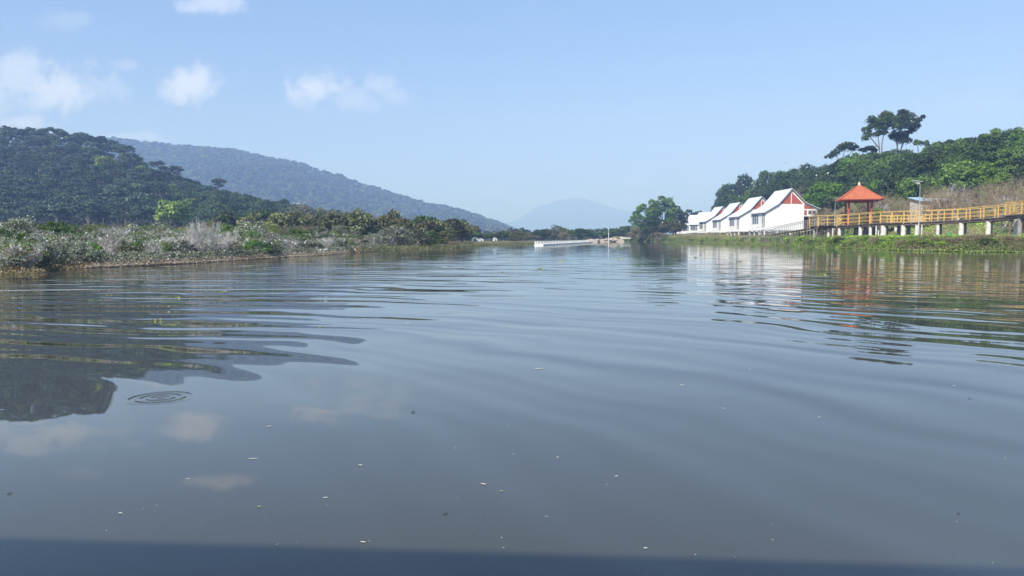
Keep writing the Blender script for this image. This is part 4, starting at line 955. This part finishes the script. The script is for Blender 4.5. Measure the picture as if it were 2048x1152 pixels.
fence_run(pf, (-2.8, -2.8, 0), (-2.8, 2.8, 0), 4); fence_run(pf, (-2.8, 2.8, 0), (2.8, 2.8, 0), 5); fence_run(pf, (2.8, 1.3, 0), (9.4, 1.3, 0), 7); fence_run(pf, (2.8, -1.3, 0), (9.4, -1.3, 0), 7)
for x_ in (-2.4, 0, 2.4, 5, 8):
    for y_ in (-2.2, 2.2):
        b = MB(); b.lathe([(.24, -2.6), (.22, -.4)], (x_, y_ if x_ < 4 else y_*.5, 0), 10); b.build('pillar', M['concrete' if y_ < 0 else 'dconcrete'], pf, smooth=True)  # rear pillars use the copy with shade in its colour
# ------------------------------------------------------------------ pavilion
pv = thing('pavilion', 'open pavilion with orange tiled pyramid roof and red posts', 'pavilion', PC, R(-16))
ez = P(1716, 399.5, 113).z-PC.z; tz = P(1716, 370.5, 113).z-PC.z; hw = 2.95
def roof_face(k):
    """one corrugated, slightly concave tiled slope"""
    nu, nv_ = 96, 14; V = []; Fc = []
    for j in range(nv_+1):
        t = j/nv_; w_ = hw*(1-t)+.10*t; zz_ = ez+(tz-ez)*(t**1.04)
        for i in range(nu+1):
            u = i/nu*2-1; xs = u*w_; rib = .045*abs(math.sin(u*w_*math.pi/.27))+.018*((j % 2))
            V.append((xs, -w_, zz_+rib))
    for j in range(nv_):
        for i in range(nu): a = j*(nu+1)+i; Fc.append((a, a+1, a+nu+2, a+nu+1))
    V = np.array(V); a = k*math.pi/2; c, s = math.cos(a), math.sin(a)
    V = np.stack([V[:, 0]*c-V[:, 1]*s, V[:, 0]*s+V[:, 1]*c, V[:, 2]], 1)
    return np_mesh('tiled_slope', V, np.array(Fc), M['tile'])
rf = thing('roof', None, None); rf.parent = pv
for k in range(4): link('tiled_slope', roof_face(k), rf)
b = MB()
for k in range(4):
    a = k*math.pi/2+math.pi/4; pts = []
    for j in range(9):
        t = j/8; w_ = (hw*(1-t)+.1*t)*math.sqrt(2)+.02; pts.append((w_*math.cos(a), w_*math.sin(a), ez+(tz-ez)*t**1.04+.06))
    b.tube(pts, .075, 8)
b.build('hip_ridge', M['tilecap'], rf)
b = MB(); q = hw-.12; b.box(-q, q, -q, q, ez-.10, ez-.04)
for k in range(20):
    for sgn in (-1, 1):
        t = -hw+.13+k*.275
        b.box(t-.09, t+.09, sgn*hw-.03, sgn*hw+.03, ez-.12, ez+.03); b.box(sgn*hw-.03, sgn*hw+.03, t-.09, t+.09, ez-.12, ez+.03)
b.build('eaves', M['redpost'], rf)
b = MB(); b.lathe([(.0, 0), (.22, .0), (.25, .1), (.12, .2), (.2, .32), (.16, .42), (.07, .46), (.09, .52), (.04, .6), (.0, .7)], (0, 0, tz-.03), 12); b.build('finial', M['plaster'], rf, smooth=True)
for sx_ in (-1, 1):
    for sy_ in (-1, 1):
        b = MB(); b.lathe([(.2, 0), (.2, .9), (.15, 1.1), (.15, ez-.1)], (sx_*1.58, sy_*1.58, 0), 12); b.build('post', M['redpost'], pv, smooth=True)
b = MB()
for s_ in (-1, 1): b.box(-1.6, 1.6, s_*1.58-.07, s_*1.58+.07, ez-.32, ez-.10); b.box(s_*1.58-.07, s_*1.58+.07, -1.6, 1.6, ez-.34, ez-.12)
b.build('tie_beam', M['redpost'], pv)

# ------------------------------------------------------------------ gangway ramp down to the water
top = walk_pt(1636, .3); low = P(1480, 474, 178); low.z = 1.15
gw = thing('gangway', 'long grey railed ramp sloping from the boardwalk past the nearest cottage', 'ramp', low)
def gp(t, off=0, dz=0):
    d = (top-low).normalized(); n_ = Vector((-d.y, d.x, 0)).normalized(); n_ = n_ if n_.x > 0 else -n_
    p = low.lerp(top, t); p.z = low.z+(top.z-low.z)*t**1.15
    return p+n_*off+Vector((0, 0, dz))-low
b = MB()
for i in range(24): b.beam(gp(i/24, .7), gp((i+1)/24, .7), 1.5, .1)
b.build('ramp_deck', M['plank'], gw)
for off in (0, 1.45):
    b = MB()
    for i in range(24): b.beam(gp(i/24, off, 1.35*min(1, .35+i/18)), gp((i+1)/24, off, 1.35*min(1, .35+(i+1)/18)), .08, .08)
    b.build('handrail', M['grey'], gw)
    for i in range(46):
        t = i/45; b = MB(); b.beam(gp(t, off, .04), gp(t, off, 1.33*min(1, .35+t*24/18)), .05, .05); b.build('baluster', M['grey'], gw)
for i in range(34):
    t = i/33; p = gp(t, 0, 0)+low; g = max(gz(p.x, p.y), -.3); b = MB(); b.tube([(0, 0, 0), (rng.normal()*.05, rng.normal()*.05, g-p.z-.3)], .055, 6)
    b.build('stake', M['bamboo'], gw, loc=p-low)
sk = thing('stake_fence', 'row of thin grey stakes standing in the bank weeds below the ramp', 'fence', onland(1500, 1))
for i in range(34):
    px = 1478+i*3.4; p = onland(px, .6+.6*rng.random()); b = MB(); h = .95+.5*rng.random()
    b.tube([(0, 0, -.5), (rng.normal()*.06, rng.normal()*.06, h)], [.05, .03], 5); b.build('stake', M['bamboo'], sk, loc=p-sk.location)
pk = thing('plank_slide', 'brown plank incline between the boardwalk end and the weeds', 'ramp', walk_pt(1650, -.5))
b = MB(); e = P(1572, 468, 140); e.z = 1.5; b.beam((0, 0, -.15), e-pk.location, .9, .1); b.beam((.3, -.6, -.3), e-pk.location+Vector((.5, -.6, -.1)), .12, .16); b.build('planks', M['plank'], pk)

# ------------------------------------------------------------------ lamp posts
def lamp(px, py_top, Y, py_base, flip, label):
    base = P(px, py_base, Y); H = P(px, py_top, Y).z-base.z
    o = thing('lamp_post', label, 'lamp post', base, 0, 'lamp posts by the boardwalk')
    b = MB(); b.lathe([(.09, -1.2), (.08, .1), (.05, .14), (.042, H*.6), (.035, H)], n=10); b.build('pole', M['grey'], o, smooth=True)
    s = -1 if flip else 1
    b = MB(); b.tube([(0, 0, H-.25), (s*.35, 0, H-.12), (s*.6, 0, H-.1)], .025, 6); b.build('arm', M['grey'], o)
    b = MB(); b.add([(s*.15, -.16, H-.16), (s*.75, -.12, H-.06), (s*.75, .12, H-.06), (s*.15, .16, H-.16), (s*.15, -.16, H-.30), (s*.7, -.10, H-.16), (s*.7, .10, H-.16), (s*.15, .16, H-.30)],
                    [(0, 1, 2, 3), (7, 6, 5, 4), (0, 4, 5, 1), (1, 5, 6, 2), (2, 6, 7, 3), (3, 7, 4, 0)]); b.build('lamp_head', M['lampw'], o)
    b = MB(); b.add([(s*-.15, -.3, H-.02), (s*.95, -.3, H+.12), (s*.95, .3, H+.12), (s*-.15, .3, H-.02), (s*-.15, -.3, H-.06), (s*.95, -.3, H+.08), (s*.95, .3, H+.08), (s*-.15, .3, H-.06)],
                    [(0, 1, 2, 3), (7, 6, 5, 4), (0, 4, 5, 1), (1, 5, 6, 2), (2, 6, 7, 3), (3, 7, 4, 0)]); b.build('lamp_panel', M['lampw'], o)
lamp(1837.5, 363, 94.5, 451, True, 'tall grey lamp post in front of the railing right of the pavilion')
lamp(1669.5, 396, 118, 445, False, 'shorter lamp post behind the left eave of the pavilion')
# white pole in the middle of the lake
p = P(1217, 485, 215); p.z = 0
o = thing('white_pole', 'thin white pole standing in the water before the sandy spit', 'pole', p)
b = MB(); b.tube([(0, 0, -1), (0, 0, 2.6)], .09, 8); b.build('lower_section', M['lampw'], o); b = MB(); b.tube([(0, 0, 2.6), (0, 0, 4.1)], .055, 8); b.build('upper_section', M['lampw'], o)

# ------------------------------------------------------------------ small building behind the boardwalk
base = land(1870, 116); bs = thing('small_building', 'beige walled building with blue sheet roof half hidden by bare branches', 'building', (base.x, base.y, base.z), R(-6))
b = MB(); b.box(-2.4, 2.6, 0, 4, -.5, 3.7); b.build('wall', M['plaster'], bs)
b = MB(); b.add([(-2.7, -.5, 3.75), (-.7, -.5, 3.75), (-.7, 4.3, 4.5), (-2.7, 4.3, 4.5), (-2.7, -.5, 3.65), (-.7, -.5, 3.65), (-.7, 4.3, 4.4), (-2.7, 4.3, 4.4)], [(0, 1, 2, 3), (7, 6, 5, 4), (0, 4, 5, 1), (1, 5, 6, 2), (2, 6, 7, 3), (3, 7, 4, 0)])
b.build('roof', M['bluer'], bs)
b = MB(); b.add([(.3, -.4, 3.8), (2.1, -.4, 3.8), (2.1, 4.3, 4.35), (.3, 4.3, 4.35), (.3, -.4, 3.7), (2.1, -.4, 3.7), (2.1, 4.3, 4.25), (.3, 4.3, 4.25)], [(0, 1, 2, 3), (7, 6, 5, 4), (0, 4, 5, 1), (1, 5, 6, 2), (2, 6, 7, 3), (3, 7, 4, 0)])
b.build('roof', M['roofw'], bs)


# ------------------------------------------------------------------ floating pier
a = P(1077.5, 491, 132); c = P(1181, 484.5, 226); a.z = c.z = 0
pr = thing('floating_pier', 'long white floating pontoon with white railing in the middle of the lake', 'pier', a)
d = c-a; n_ = Vector((-d.y, d.x, 0)).normalized()
b = MB(); b.beam((0, 0, .08), d+Vector((0, 0, .08)), 1.6, .26); b.build('pontoon', M['pontoon'], pr)
for i in range(23):
    b = MB(); b.box(-.06, .06, -.06, .06, .2, .74); b.build('railing_post', M['pontoon'], pr, loc=d*(i/22)**1.15+n_*.65)
for h in (.42, .68):
    b = MB(); b.beam(n_*.65+Vector((0, 0, h)), d+n_*.65+Vector((0, 0, h)), .06, .06); b.build('rail', M['pontoon'], pr)
b = MB()
for i in range(90): q = d*(i/89)**1.15+n_*.65; b.box(q.x-.03, q.x+.03, q.y-.03, q.y+.03, .21, .66)
b.build('balusters', M['pontoon'], pr)
# sandy spit
def spit():
    n = 40; V = []; Fc = []
    for i in range(n+1):
        t = i/n; px = 1176+t*72; Y = 232+t*16; x = (px-1024)/F*Y
        for j, (dy, hz) in enumerate(((-1.5, -.3), (0, .25), (3, .75+.2*math.sin(i*1.3)), (12, .9), (20, .3))): V.append((x, Y+dy, hz*(.5+.5*min(1, i/6))*1.0+.1*math.sin(i*2.1+j)))
    for i in range(n):
        for j in range(4): a_ = i*5+j; Fc.append((a_, a_+5, a_+6, a_+1))
    tag(link('sand_spit', np_mesh('sand_spit', np.array(V), np.array(Fc), M['rock'])), 'low sandy spit by the white pole', kind='structure')
spit()
rk = []
for k in range(3):
    import bmesh
    bm = bmesh.new(); bmesh.ops.create_icosphere(bm, subdivisions=2, radius=1)
    for v in bm.verts: v.co *= 1+.25*math.sin(v.co.x*4+k)+.18*math.cos(v.co.y*5+2*k); v.co.z *= .6
    me = bpy.data.meshes.new('rock'); bm.to_mesh(me); bm.free(); me.materials.append(M['rock']); rk.append(me)
for px, py, Y, s, lab in ((1223, 479, 236, 1.0, 'pale boulder right beside the white pole'), (1232, 481, 238, .8, 'small pale boulder on the sandy spit'), (1228, 477, 240, 1.2, 'largest pinkish boulder on the sandy spit'), (1196, 483, 236, .6, 'low stone at the left end of the sandy spit'), (1212, 482, 236, .7, 'low stone left of the white pole foot')):
    p = P(px, py, Y); p.z = .7; o = link('boulder', rk[int(px) % 3], None, p); o.scale = (s, s, s); o.rotation_euler = (0, 0, px); tag(o, lab, 'boulder', 'boulders on the sandy spit')
# overturned pale boat hull on the spit / left shore
def boat(loc, L, rz, label, flip, m='hull'):
    o = thing('rowing_boat', label, 'boat', loc, rz); b = MB(); n = 16; vs = []; fs = []; K = 8
    for i in range(n+1):
        t = i/n*2-1; w_ = (1-abs(t)**2.6)*L*.16+.01; h = L*.09*(1+.5*t*t)
        for k in range(K+1):
            a_ = math.pi*k/K; vs.append((t*L/2, -w_*math.cos(a_), (h*math.sin(a_))*(1 if flip else -1)+(0 if flip else h)))
    for i in range(n):
        for k in range(K): q = i*(K+1)+k; fs.append((q, q+1, q+K+2, q+K+1))
    b.add(vs, fs); me = b.mesh('hull', M[m], True); h_ = link('hull', me, o); md = h_.modifiers.new('thick', 'SOLIDIFY'); md.thickness = .04
    b = MB(); b.beam((-L*.42, 0, L*.10 if flip else .05), (L*.42, 0, L*.10 if flip else .05), .05, .05); b.build('keel', M[m], o)
p = onland(643, 2.4); boat((p.x, p.y-.2, max(p.z, .3)), 1.15, R(8), 'small pale overturned boat lying on the left shore litter', True)
p = P(1253, 478, 262); boat((p.x, p.y, 1.0), 4.5, R(5), 'pale overturned boat on the point before the dark thicket', True)
# stakes at the left point
for px, py, h, lab in ((712, 505, .55, 'short brown stake in the shallows of the left point'), (716, 505, .48, 'second brown stake close beside the first in the shallows')):
    p = P(px, py, 66); p.z = 0; b = MB(); b.tube([(0, 0, -.4), (.02, 0, h)], [.05, .04], 7); o = b.build('wooden_stake', M['rust'], None, loc=p); tag(o, lab, 'stake')
# crumpled tarpaulin under the boardwalk
n = 14; V = []; Fc = []
for i in range(n+1):
    for j in range(n+1): u, v = i/n*2-1, j/n*2-1; V.append((u*.55, v*.4, .5*math.exp(-(u*u+v*v)*1.6)+.06*math.sin(u*9+v*4)+.05*math.cos(v*11)))
for i in range(n):
    for j in range(n): a_ = i*(n+1)+j; Fc.append((a_, a_+n+1, a_+n+2, a_+1))
p = land(1896, 98); o = link('tarpaulin', np_mesh('tarpaulin', np.array(V), np.array(Fc), M['tarp']), None, (p.x, p.y, p.z+.15)); tag(o, 'small crumpled green tarpaulin on the ground under the boardwalk', 'tarpaulin')
# far houses
for px, Y, w_, h_, lab in ((951, 190, 1.25, .95, 'tiny white house with dark door among the far trees'), (963, 200, 1.1, .7, 'tiny grey white shed right of the far white house'), (991, 205, .8, .8, 'tiny pale hut between far green trees')):
    p = land(px, Y-8); o = thing('far_house', lab, 'house', (p.x, p.y, p.z), R(12)); b = MB(); b.prism([(-w_/2, 0), (w_/2, 0), (w_/2, h_*.65), (0, h_), (-w_/2, h_*.65)], 0, 1.6); b.build('wall', M['white'], o)
    b = MB(); b.beam((-w_/2-.1, .8, h_*.6), (0, .8, h_+.03), 1.8, .06); b.beam((w_/2+.1, .8, h_*.6), (0, .8, h_+.03), 1.8, .06); b.build('roof', M['roofw'], o)
    b = MB(); b.box(-.14, .14, -.04, .01, 0, h_*.45); b.build('door', M['dark'], o)

# ------------------------------------------------------------------ egrets
def egret_mesh(kind):
    b = MB()
    if kind == 'stand':
        sp_ = [(-.30, 0, .34), (-.22, 0, .38), (-.10, 0, .43), (.02, 0, .48), (.12, 0, .53), (.17, 0, .60), (.15, 0, .67), (.12, 0, .74), (.14, 0, .80), (.20, 0, .815), (.25, 0, .80), (.36, 0, .785)]
        rd = [.012, .05, .095, .10, .075, .042, .028, .024, .028, .030, .016, .003]
    elif kind == 'rest':
        sp_ = [(-.28, 0, .30), (-.20, 0, .35), (-.08, 0, .42), (.04, 0, .49), (.10, 0, .56), (.11, 0, .61), (.15, 0, .63), (.27, 0, .60)]
        rd = [.015, .06, .11, .115, .08, .05, .035, .004]
    else:
        sp_ = [(-.62, 0, .02), (-.30, 0, 0), (-.18, 0, 0), (0, 0, 0), (.16, 0, .01), (.24, 0, .05), (.30, 0, .06), (.42, 0, .05)]
        rd = [.01, .02, .07, .09, .06, .045, .035, .004]
    b.tube(sp_, rd, 9)
    if kind != 'fly':
        for s in (-1, 1): b.tube([(-.02, s*.035, .42 if kind == 'stand' else .38), (-.01, s*.035, .2), (.01, s*.035, 0), (.07, s*.04, 0)], .011, 5)
    else:
        for s in (-1, 1):
            b.add([(.12, s*.05, .03), (-.14, s*.05, .02), (-.2, s*.42, .16), (.06, s*.40, .2), (-.22, s*.78, .10), (-.06, s*.80, .12),
                   (.12, s*.05, .01), (-.14, s*.05, .0), (-.2, s*.42, .145), (.06, s*.40, .185), (-.22, s*.78, .09), (-.06, s*.80, .11)],
                  [(0, 1, 2, 3), (3, 2, 4, 5), (6, 9, 8, 7), (9, 11, 10, 8), (0, 3, 9, 6), (3, 5, 11, 9), (5, 4, 10, 11), (4, 2, 8, 10), (2, 1, 7, 8)])
    return b.mesh('egret_'+kind, M['egret'], True)
EG = {k: egret_mesh(k) for k in ('stand', 'rest', 'fly')}
def egret(p, s, kind, label, group, name='egret'):
    o = link(name, EG[kind], None, p); o.scale = (s, s, s); o.rotation_euler = (0, 0, rng.uniform(0, 6.28)); return tag(o, label, 'egret', group)
nb = 0
# on the litter of the left shore
while nb < 118:
    px = rng.choice([rng.uniform(180, 330), rng.uniform(330, 560), rng.uniform(570, 740), rng.uniform(100, 200)], p=[.3, .35, .28, .07]); d = .4+rng.random()**1.5*3.0
    p = onland(px, d)
    if p.z < .02: continue
    egret(p, rng.uniform(.15, .23)*(.8+p.y/150), 'rest' if rng.random() < .7 else 'stand', 'small white egret resting on the straw litter of the left shore', 'egrets on the left shore litter'); nb += 1
# on the shrubs
for i in range(146):
    s = SHRUBS[rng.integers(len(SHRUBS))]; a_ = rng.uniform(0, 6.28); e = rng.uniform(.15, 1.0); r_ = 1.28*math.cos(e)
    q = Vector((math.cos(a_)*r_*s.scale.x, -abs(math.sin(a_))*r_*s.scale.y, (.85+1.0*math.sin(e)-.05)*s.scale.z))
    egret(s.location+q, rng.uniform(.17, .25)*(.8+s.location.y/150), 'rest' if rng.random() < .6 else 'stand', 'white egret perched in the shrubs of the left shore', 'egrets in the left shore shrubs')
# in the trees above the cottages
for px, py, Y in ((1483, 366, 315), (1486, 371, 315), (1504, 369, 262), (1506, 366, 296), (1508, 374, 262), (1511, 366, 296), (1493, 377, 262), (1499, 358, 296), (1520, 371, 262), (1517, 350, 296), (1584, 331, 286), (1590, 326, 286), (1573, 336, 286), (1478, 395, 262),
                  (1466, 383, 300), (1537, 347, 296), (1549, 343, 296), (1500, 351, 316), (1656, 350, 170), (1633, 354, 180), (1345, 409, 262), (1371, 435, 260), (1325, 447, 240), (1489, 360, 316)):
    egret(P(px, py, Y), .95, 'rest', 'white egret sitting in the dark trees above the cottages', 'egrets in the trees by the cottages')
for px, py, Y, lab in ((1372, 409, 180, 'white egret flying left of the cottage gables'), (1496, 334, 170, 'white egret flying against the sky over the dark trees'), (594, 408, 120, 'white egret flying before the hillside on the left'), (1570, 326, 190, 'white egret flying just over the tree skyline'), (1243, 435, 200, 'tiny white egret flying over the far shore')):
    egret(P(px, py, Y), .9, 'fly', lab, None)
for px, py, lab in ((710, 503, 'white egret standing in the shallows beside the stakes'), (1301, 480, 'white egret standing on the green bank left of the cottages')):
    egret(P(px, py, 62 if px < 1000 else 250) if px < 1000 else land(1301, 252), .3 if px < 1000 else 1.6, 'stand', lab, None)

# ------------------------------------------------------------------ things floating on the lake
def wpt(px, py):
    p = P(px, py, 10); t = CH/(CH-p.z); return Vector((p.x*t, 10*t, 0))
def leaf_mesh(L, w_, m, curl=.03):
    n = 8; V = []; Fc = []
    for i in range(n+1):
        t = i/n; ww = w_*math.sin(math.pi*min(1, t*.97+.02))**.8/2; zc = .004+curl*L*(t-.5)**2
        V += [(L*(t-.5), -ww, zc+.003), (L*(t-.5), 0, zc), (L*(t-.5), ww, zc+.003)]
    for i in range(n): a_ = i*3; Fc += [(a_, a_+3, a_+4, a_+1), (a_+1, a_+4, a_+5, a_+2)]
    return np_mesh('leaf', np.array(V), np.array(Fc), m)
pale = mat('pale_leaf', (.66, .66, .52), .6, (.52, .52, .36), 30); dry = mat('dry_leaf', (.30, .22, .13), .8, (.16, .10, .06), 30); darkm = mat('dark_debris', (.05, .045, .04), .8); fleaf = mat('fresh_leaf', (.35, .45, .10), .6, (.25, .36, .08), 20)
LM = [leaf_mesh(.055, .018, pale), leaf_mesh(.045, .022, pale), leaf_mesh(.09, .012, pale, .02), leaf_mesh(.04, .02, dry), leaf_mesh(.03, .02, fleaf)]
named = [(1363, 771, 0, 1.3, 'pale slender leaf floating right of centre'), (1077, 738, 2, 1.8, 'long thin pale leaf floating near the centre'), (506, 918, 2, 1.0, 'long pale blade floating at lower left'), (721, 931, 1, .8, 'whitish leaf scrap floating below the broad cloud reflection'),
         (1638, 835, 0, .8, 'tiny pale leaf floating at the right of the calm water'), (1115, 915, 1, .6, 'tiny white scrap floating just right of centre'), (1233, 953, 1, .7, 'tiny cream scrap floating in the lower middle'), (967, 969, 0, .9, 'pale narrow leaf floating at lower centre'),
         (1003, 983, 4, .8, 'small pale green scrap floating beside the narrow leaf'), (726, 1085, 0, .7, 'tiny yellowish leaf floating at the bottom left of centre'), (815, 647, 1, 2.6, 'white leaf floating where dark ripples end'), (518, 1014, 4, .8, 'tiny pale leaf at lower left of the dark band'),
         (241, 1027, 0, .7, 'tiny pale leaf floating low at the far left'), (651, 996, 0, .7, 'tiny thin leaf floating left of the bottom centre'), (1291, 1097, 1, .6, 'tiny white scrap at the upper rim of the dark band'), (376, 958, 2, .5, 'thin pale sliver floating at the left'),
         (538, 853, 0, .9, 'small pale leaf between two cloud reflections'), (1446, 817, 0, .7, 'small bright leaf right of the slender one'), (1908, 772, 1, .8, 'pale fleck floating at the far right'), (1500, 739, 0, .8, 'pale fleck floating above the slender leaf')]
for px, py, k, s, lab in named:
    o = link('floating_leaf', LM[k], None, wpt(px, py)); o.location.z = .002; o.rotation_euler = (0, 0, rng.uniform(-.6, .6)); o.scale = (s*.7, s*.7, s*.3); tag(o, lab, 'leaf', 'leaves floating on the lake')
sm_l = LM[0]; 
for i in range(110):
    px = rng.uniform(10, 2040); py = 740+400*rng.random()**.8
    if rng.random() < .5: px = rng.uniform(950, 2040)
    k = int(rng.integers(5)); dk = rng.random() < .45
    o = link('floating_fleck', LM[3] if dk else LM[k], None, wpt(px, py)); o.location.z = .004; o.rotation_euler = (0, 0, rng.uniform(0, 6)); s = rng.uniform(.08, .2); o.scale = (s, s, s)
    tag(o, 'tiny brown fleck of leaf drifting on the open water' if dk or k == 3 else 'tiny pale fleck of leaf drifting on the open water', 'fleck', 'brown flecks on the water' if dk or k == 3 else 'pale flecks on the water')
def debris(px, py, s, label):
    b = MB(); b.tube([(-.05, 0, .005), (-.01, .012, .016), (.04, -.004, .012)], [.003, .008, .003], 6); b.tube([(0, .01, .014), (.02, .03, .022)], [.005, .002], 5)
    o = b.build('floating_twig', darkm, None, loc=wpt(px, py)); o.scale = (s*.38,)*3; o.rotation_euler = (0, 0, .4); tag(o, label, 'twig')
debris(827, 825, 1.1, 'dark curled bit of twig floating left of centre'); debris(20, 988, .8, 'dark twig floating at the far left'); debris(1917, 1028, .7, 'dark speck of twig floating at the lower right'); debris(1940, 798, .9, 'dark speck of twig floating at the right'); debris(892, 1029, .8, 'dark bit of twig floating at the lower centre')
# hyacinth clumps adrift
def hyac_mesh(seed, n=14):
    rg = np.random.default_rng(seed); C = rg.normal(size=(n, 3))*np.array([.10, .08, 0]); C[:, 2] = .01+.03*rg.random(n)
    N = rg.normal(size=(n, 3))*.5; N[:, 2] += 1; V, Fc = leaf_quads(C, N, .10, rg, .85); return np_mesh('hyacinth_leaves', V, Fc, M['lily'], rg.random(n))
HY_M = [hyac_mesh(k) for k in (1, 2, 3)]
for px, py, s, lab in ((1080, 538, 2.0, 'small green hyacinth clump adrift in mid lake'), (1122, 523, 1.8, 'dark green hyacinth clump adrift beyond the mid lake one'), (1005, 545, 1.2, 'tiny hyacinth clump adrift left of the mid lake one'), (1392, 516, 3.0, 'dark hyacinth clump adrift in the cottage reflections'),
                       (1481, 523, 2.2, 'brownish hyacinth clump adrift under the second cottage reflection'), (1643, 549, 1.8, 'bright green hyacinth clump adrift left of the pavilion reflection'), (308, 640, .8, 'bright green floating leaf patch in the dark hill reflection'), (446, 583, .9, 'pale green clump adrift off the left shore'),
                       (357, 596, .9, 'small yellow green clump adrift in the dark reflection'), (219, 590, .7, 'tiny brownish clump adrift at the left'), (53, 684, .5, 'tiny pale clump adrift at the far left'), (950, 507, 2.0, 'dark clump adrift before the far shore'), (1238, 518, 1.8, 'small dark clump adrift right of mid lake'),
                       (1945, 507, 4.0, 'large yellow green mat adrift close to the right bank'), (640, 655, .5, 'tiny reddish clump adrift where the sky reflection begins'), (562, 577, .7, 'tiny pale clump adrift off the left shrubs')):
    o = thing('hyacinth_clump', lab, 'floating plant', wpt(px, py), rng.uniform(0, 6), None, (s*.42, s*.42, s*.3)); link('leaves', HY_M[int(px) % 3], o)

# ------------------------------------------------------------------ the boat the picture is taken from: its awning shades the near water
aw = thing('boat_awning', 'flat canvas awning of the boat that carries the viewer', 'awning', (0, 0, 0)); aw['kind'] = 'structure'
b = MB(); b.add([(-9, 1.17, 2.6), (3, .33, 2.6), (3, -5, 2.6), (-9, -5, 2.6), (-9, 1.17, 2.66), (3, .33, 2.66), (3, -5, 2.66), (-9, -5, 2.66)], [(0, 1, 2, 3), (7, 6, 5, 4), (0, 4, 5, 1), (1, 5, 6, 2), (2, 6, 7, 3), (3, 7, 4, 0)]); b.build('canvas', M['white'], aw)
for x_ in (-6, 2.6):
    b = MB(); b.tube([(x_, -3.6, .2), (x_, -3.6, 2.6)], .03, 8); b.build('pole', M['grey'], aw)

# ------------------------------------------------------------------ haze
hz = MB(); hz.box(-9500, 9500, -200, 12500, -3, 425); m = bpy.data.materials.new('haze'); m.use_nodes = True; m.node_tree.nodes.clear(); nt = NT(m.node_tree)
pvn = nt.new('ShaderNodeVolumePrincipled'); pvn.inputs['Density'].default_value = .00054; pvn.inputs['Color'].default_value = (.37, .56, 1.0, 1); pvn.inputs['Absorption Color'].default_value = (.60, .72, 1, 1); pvn.inputs['Anisotropy'].default_value = .0
ou = nt.new('ShaderNodeOutputMaterial'); nt.l.new(pvn.outputs[0], ou.inputs['Volume'])
o = hz.build('haze', m); tag(o, 'pale blue haze over the lake and hills', kind='stuff')
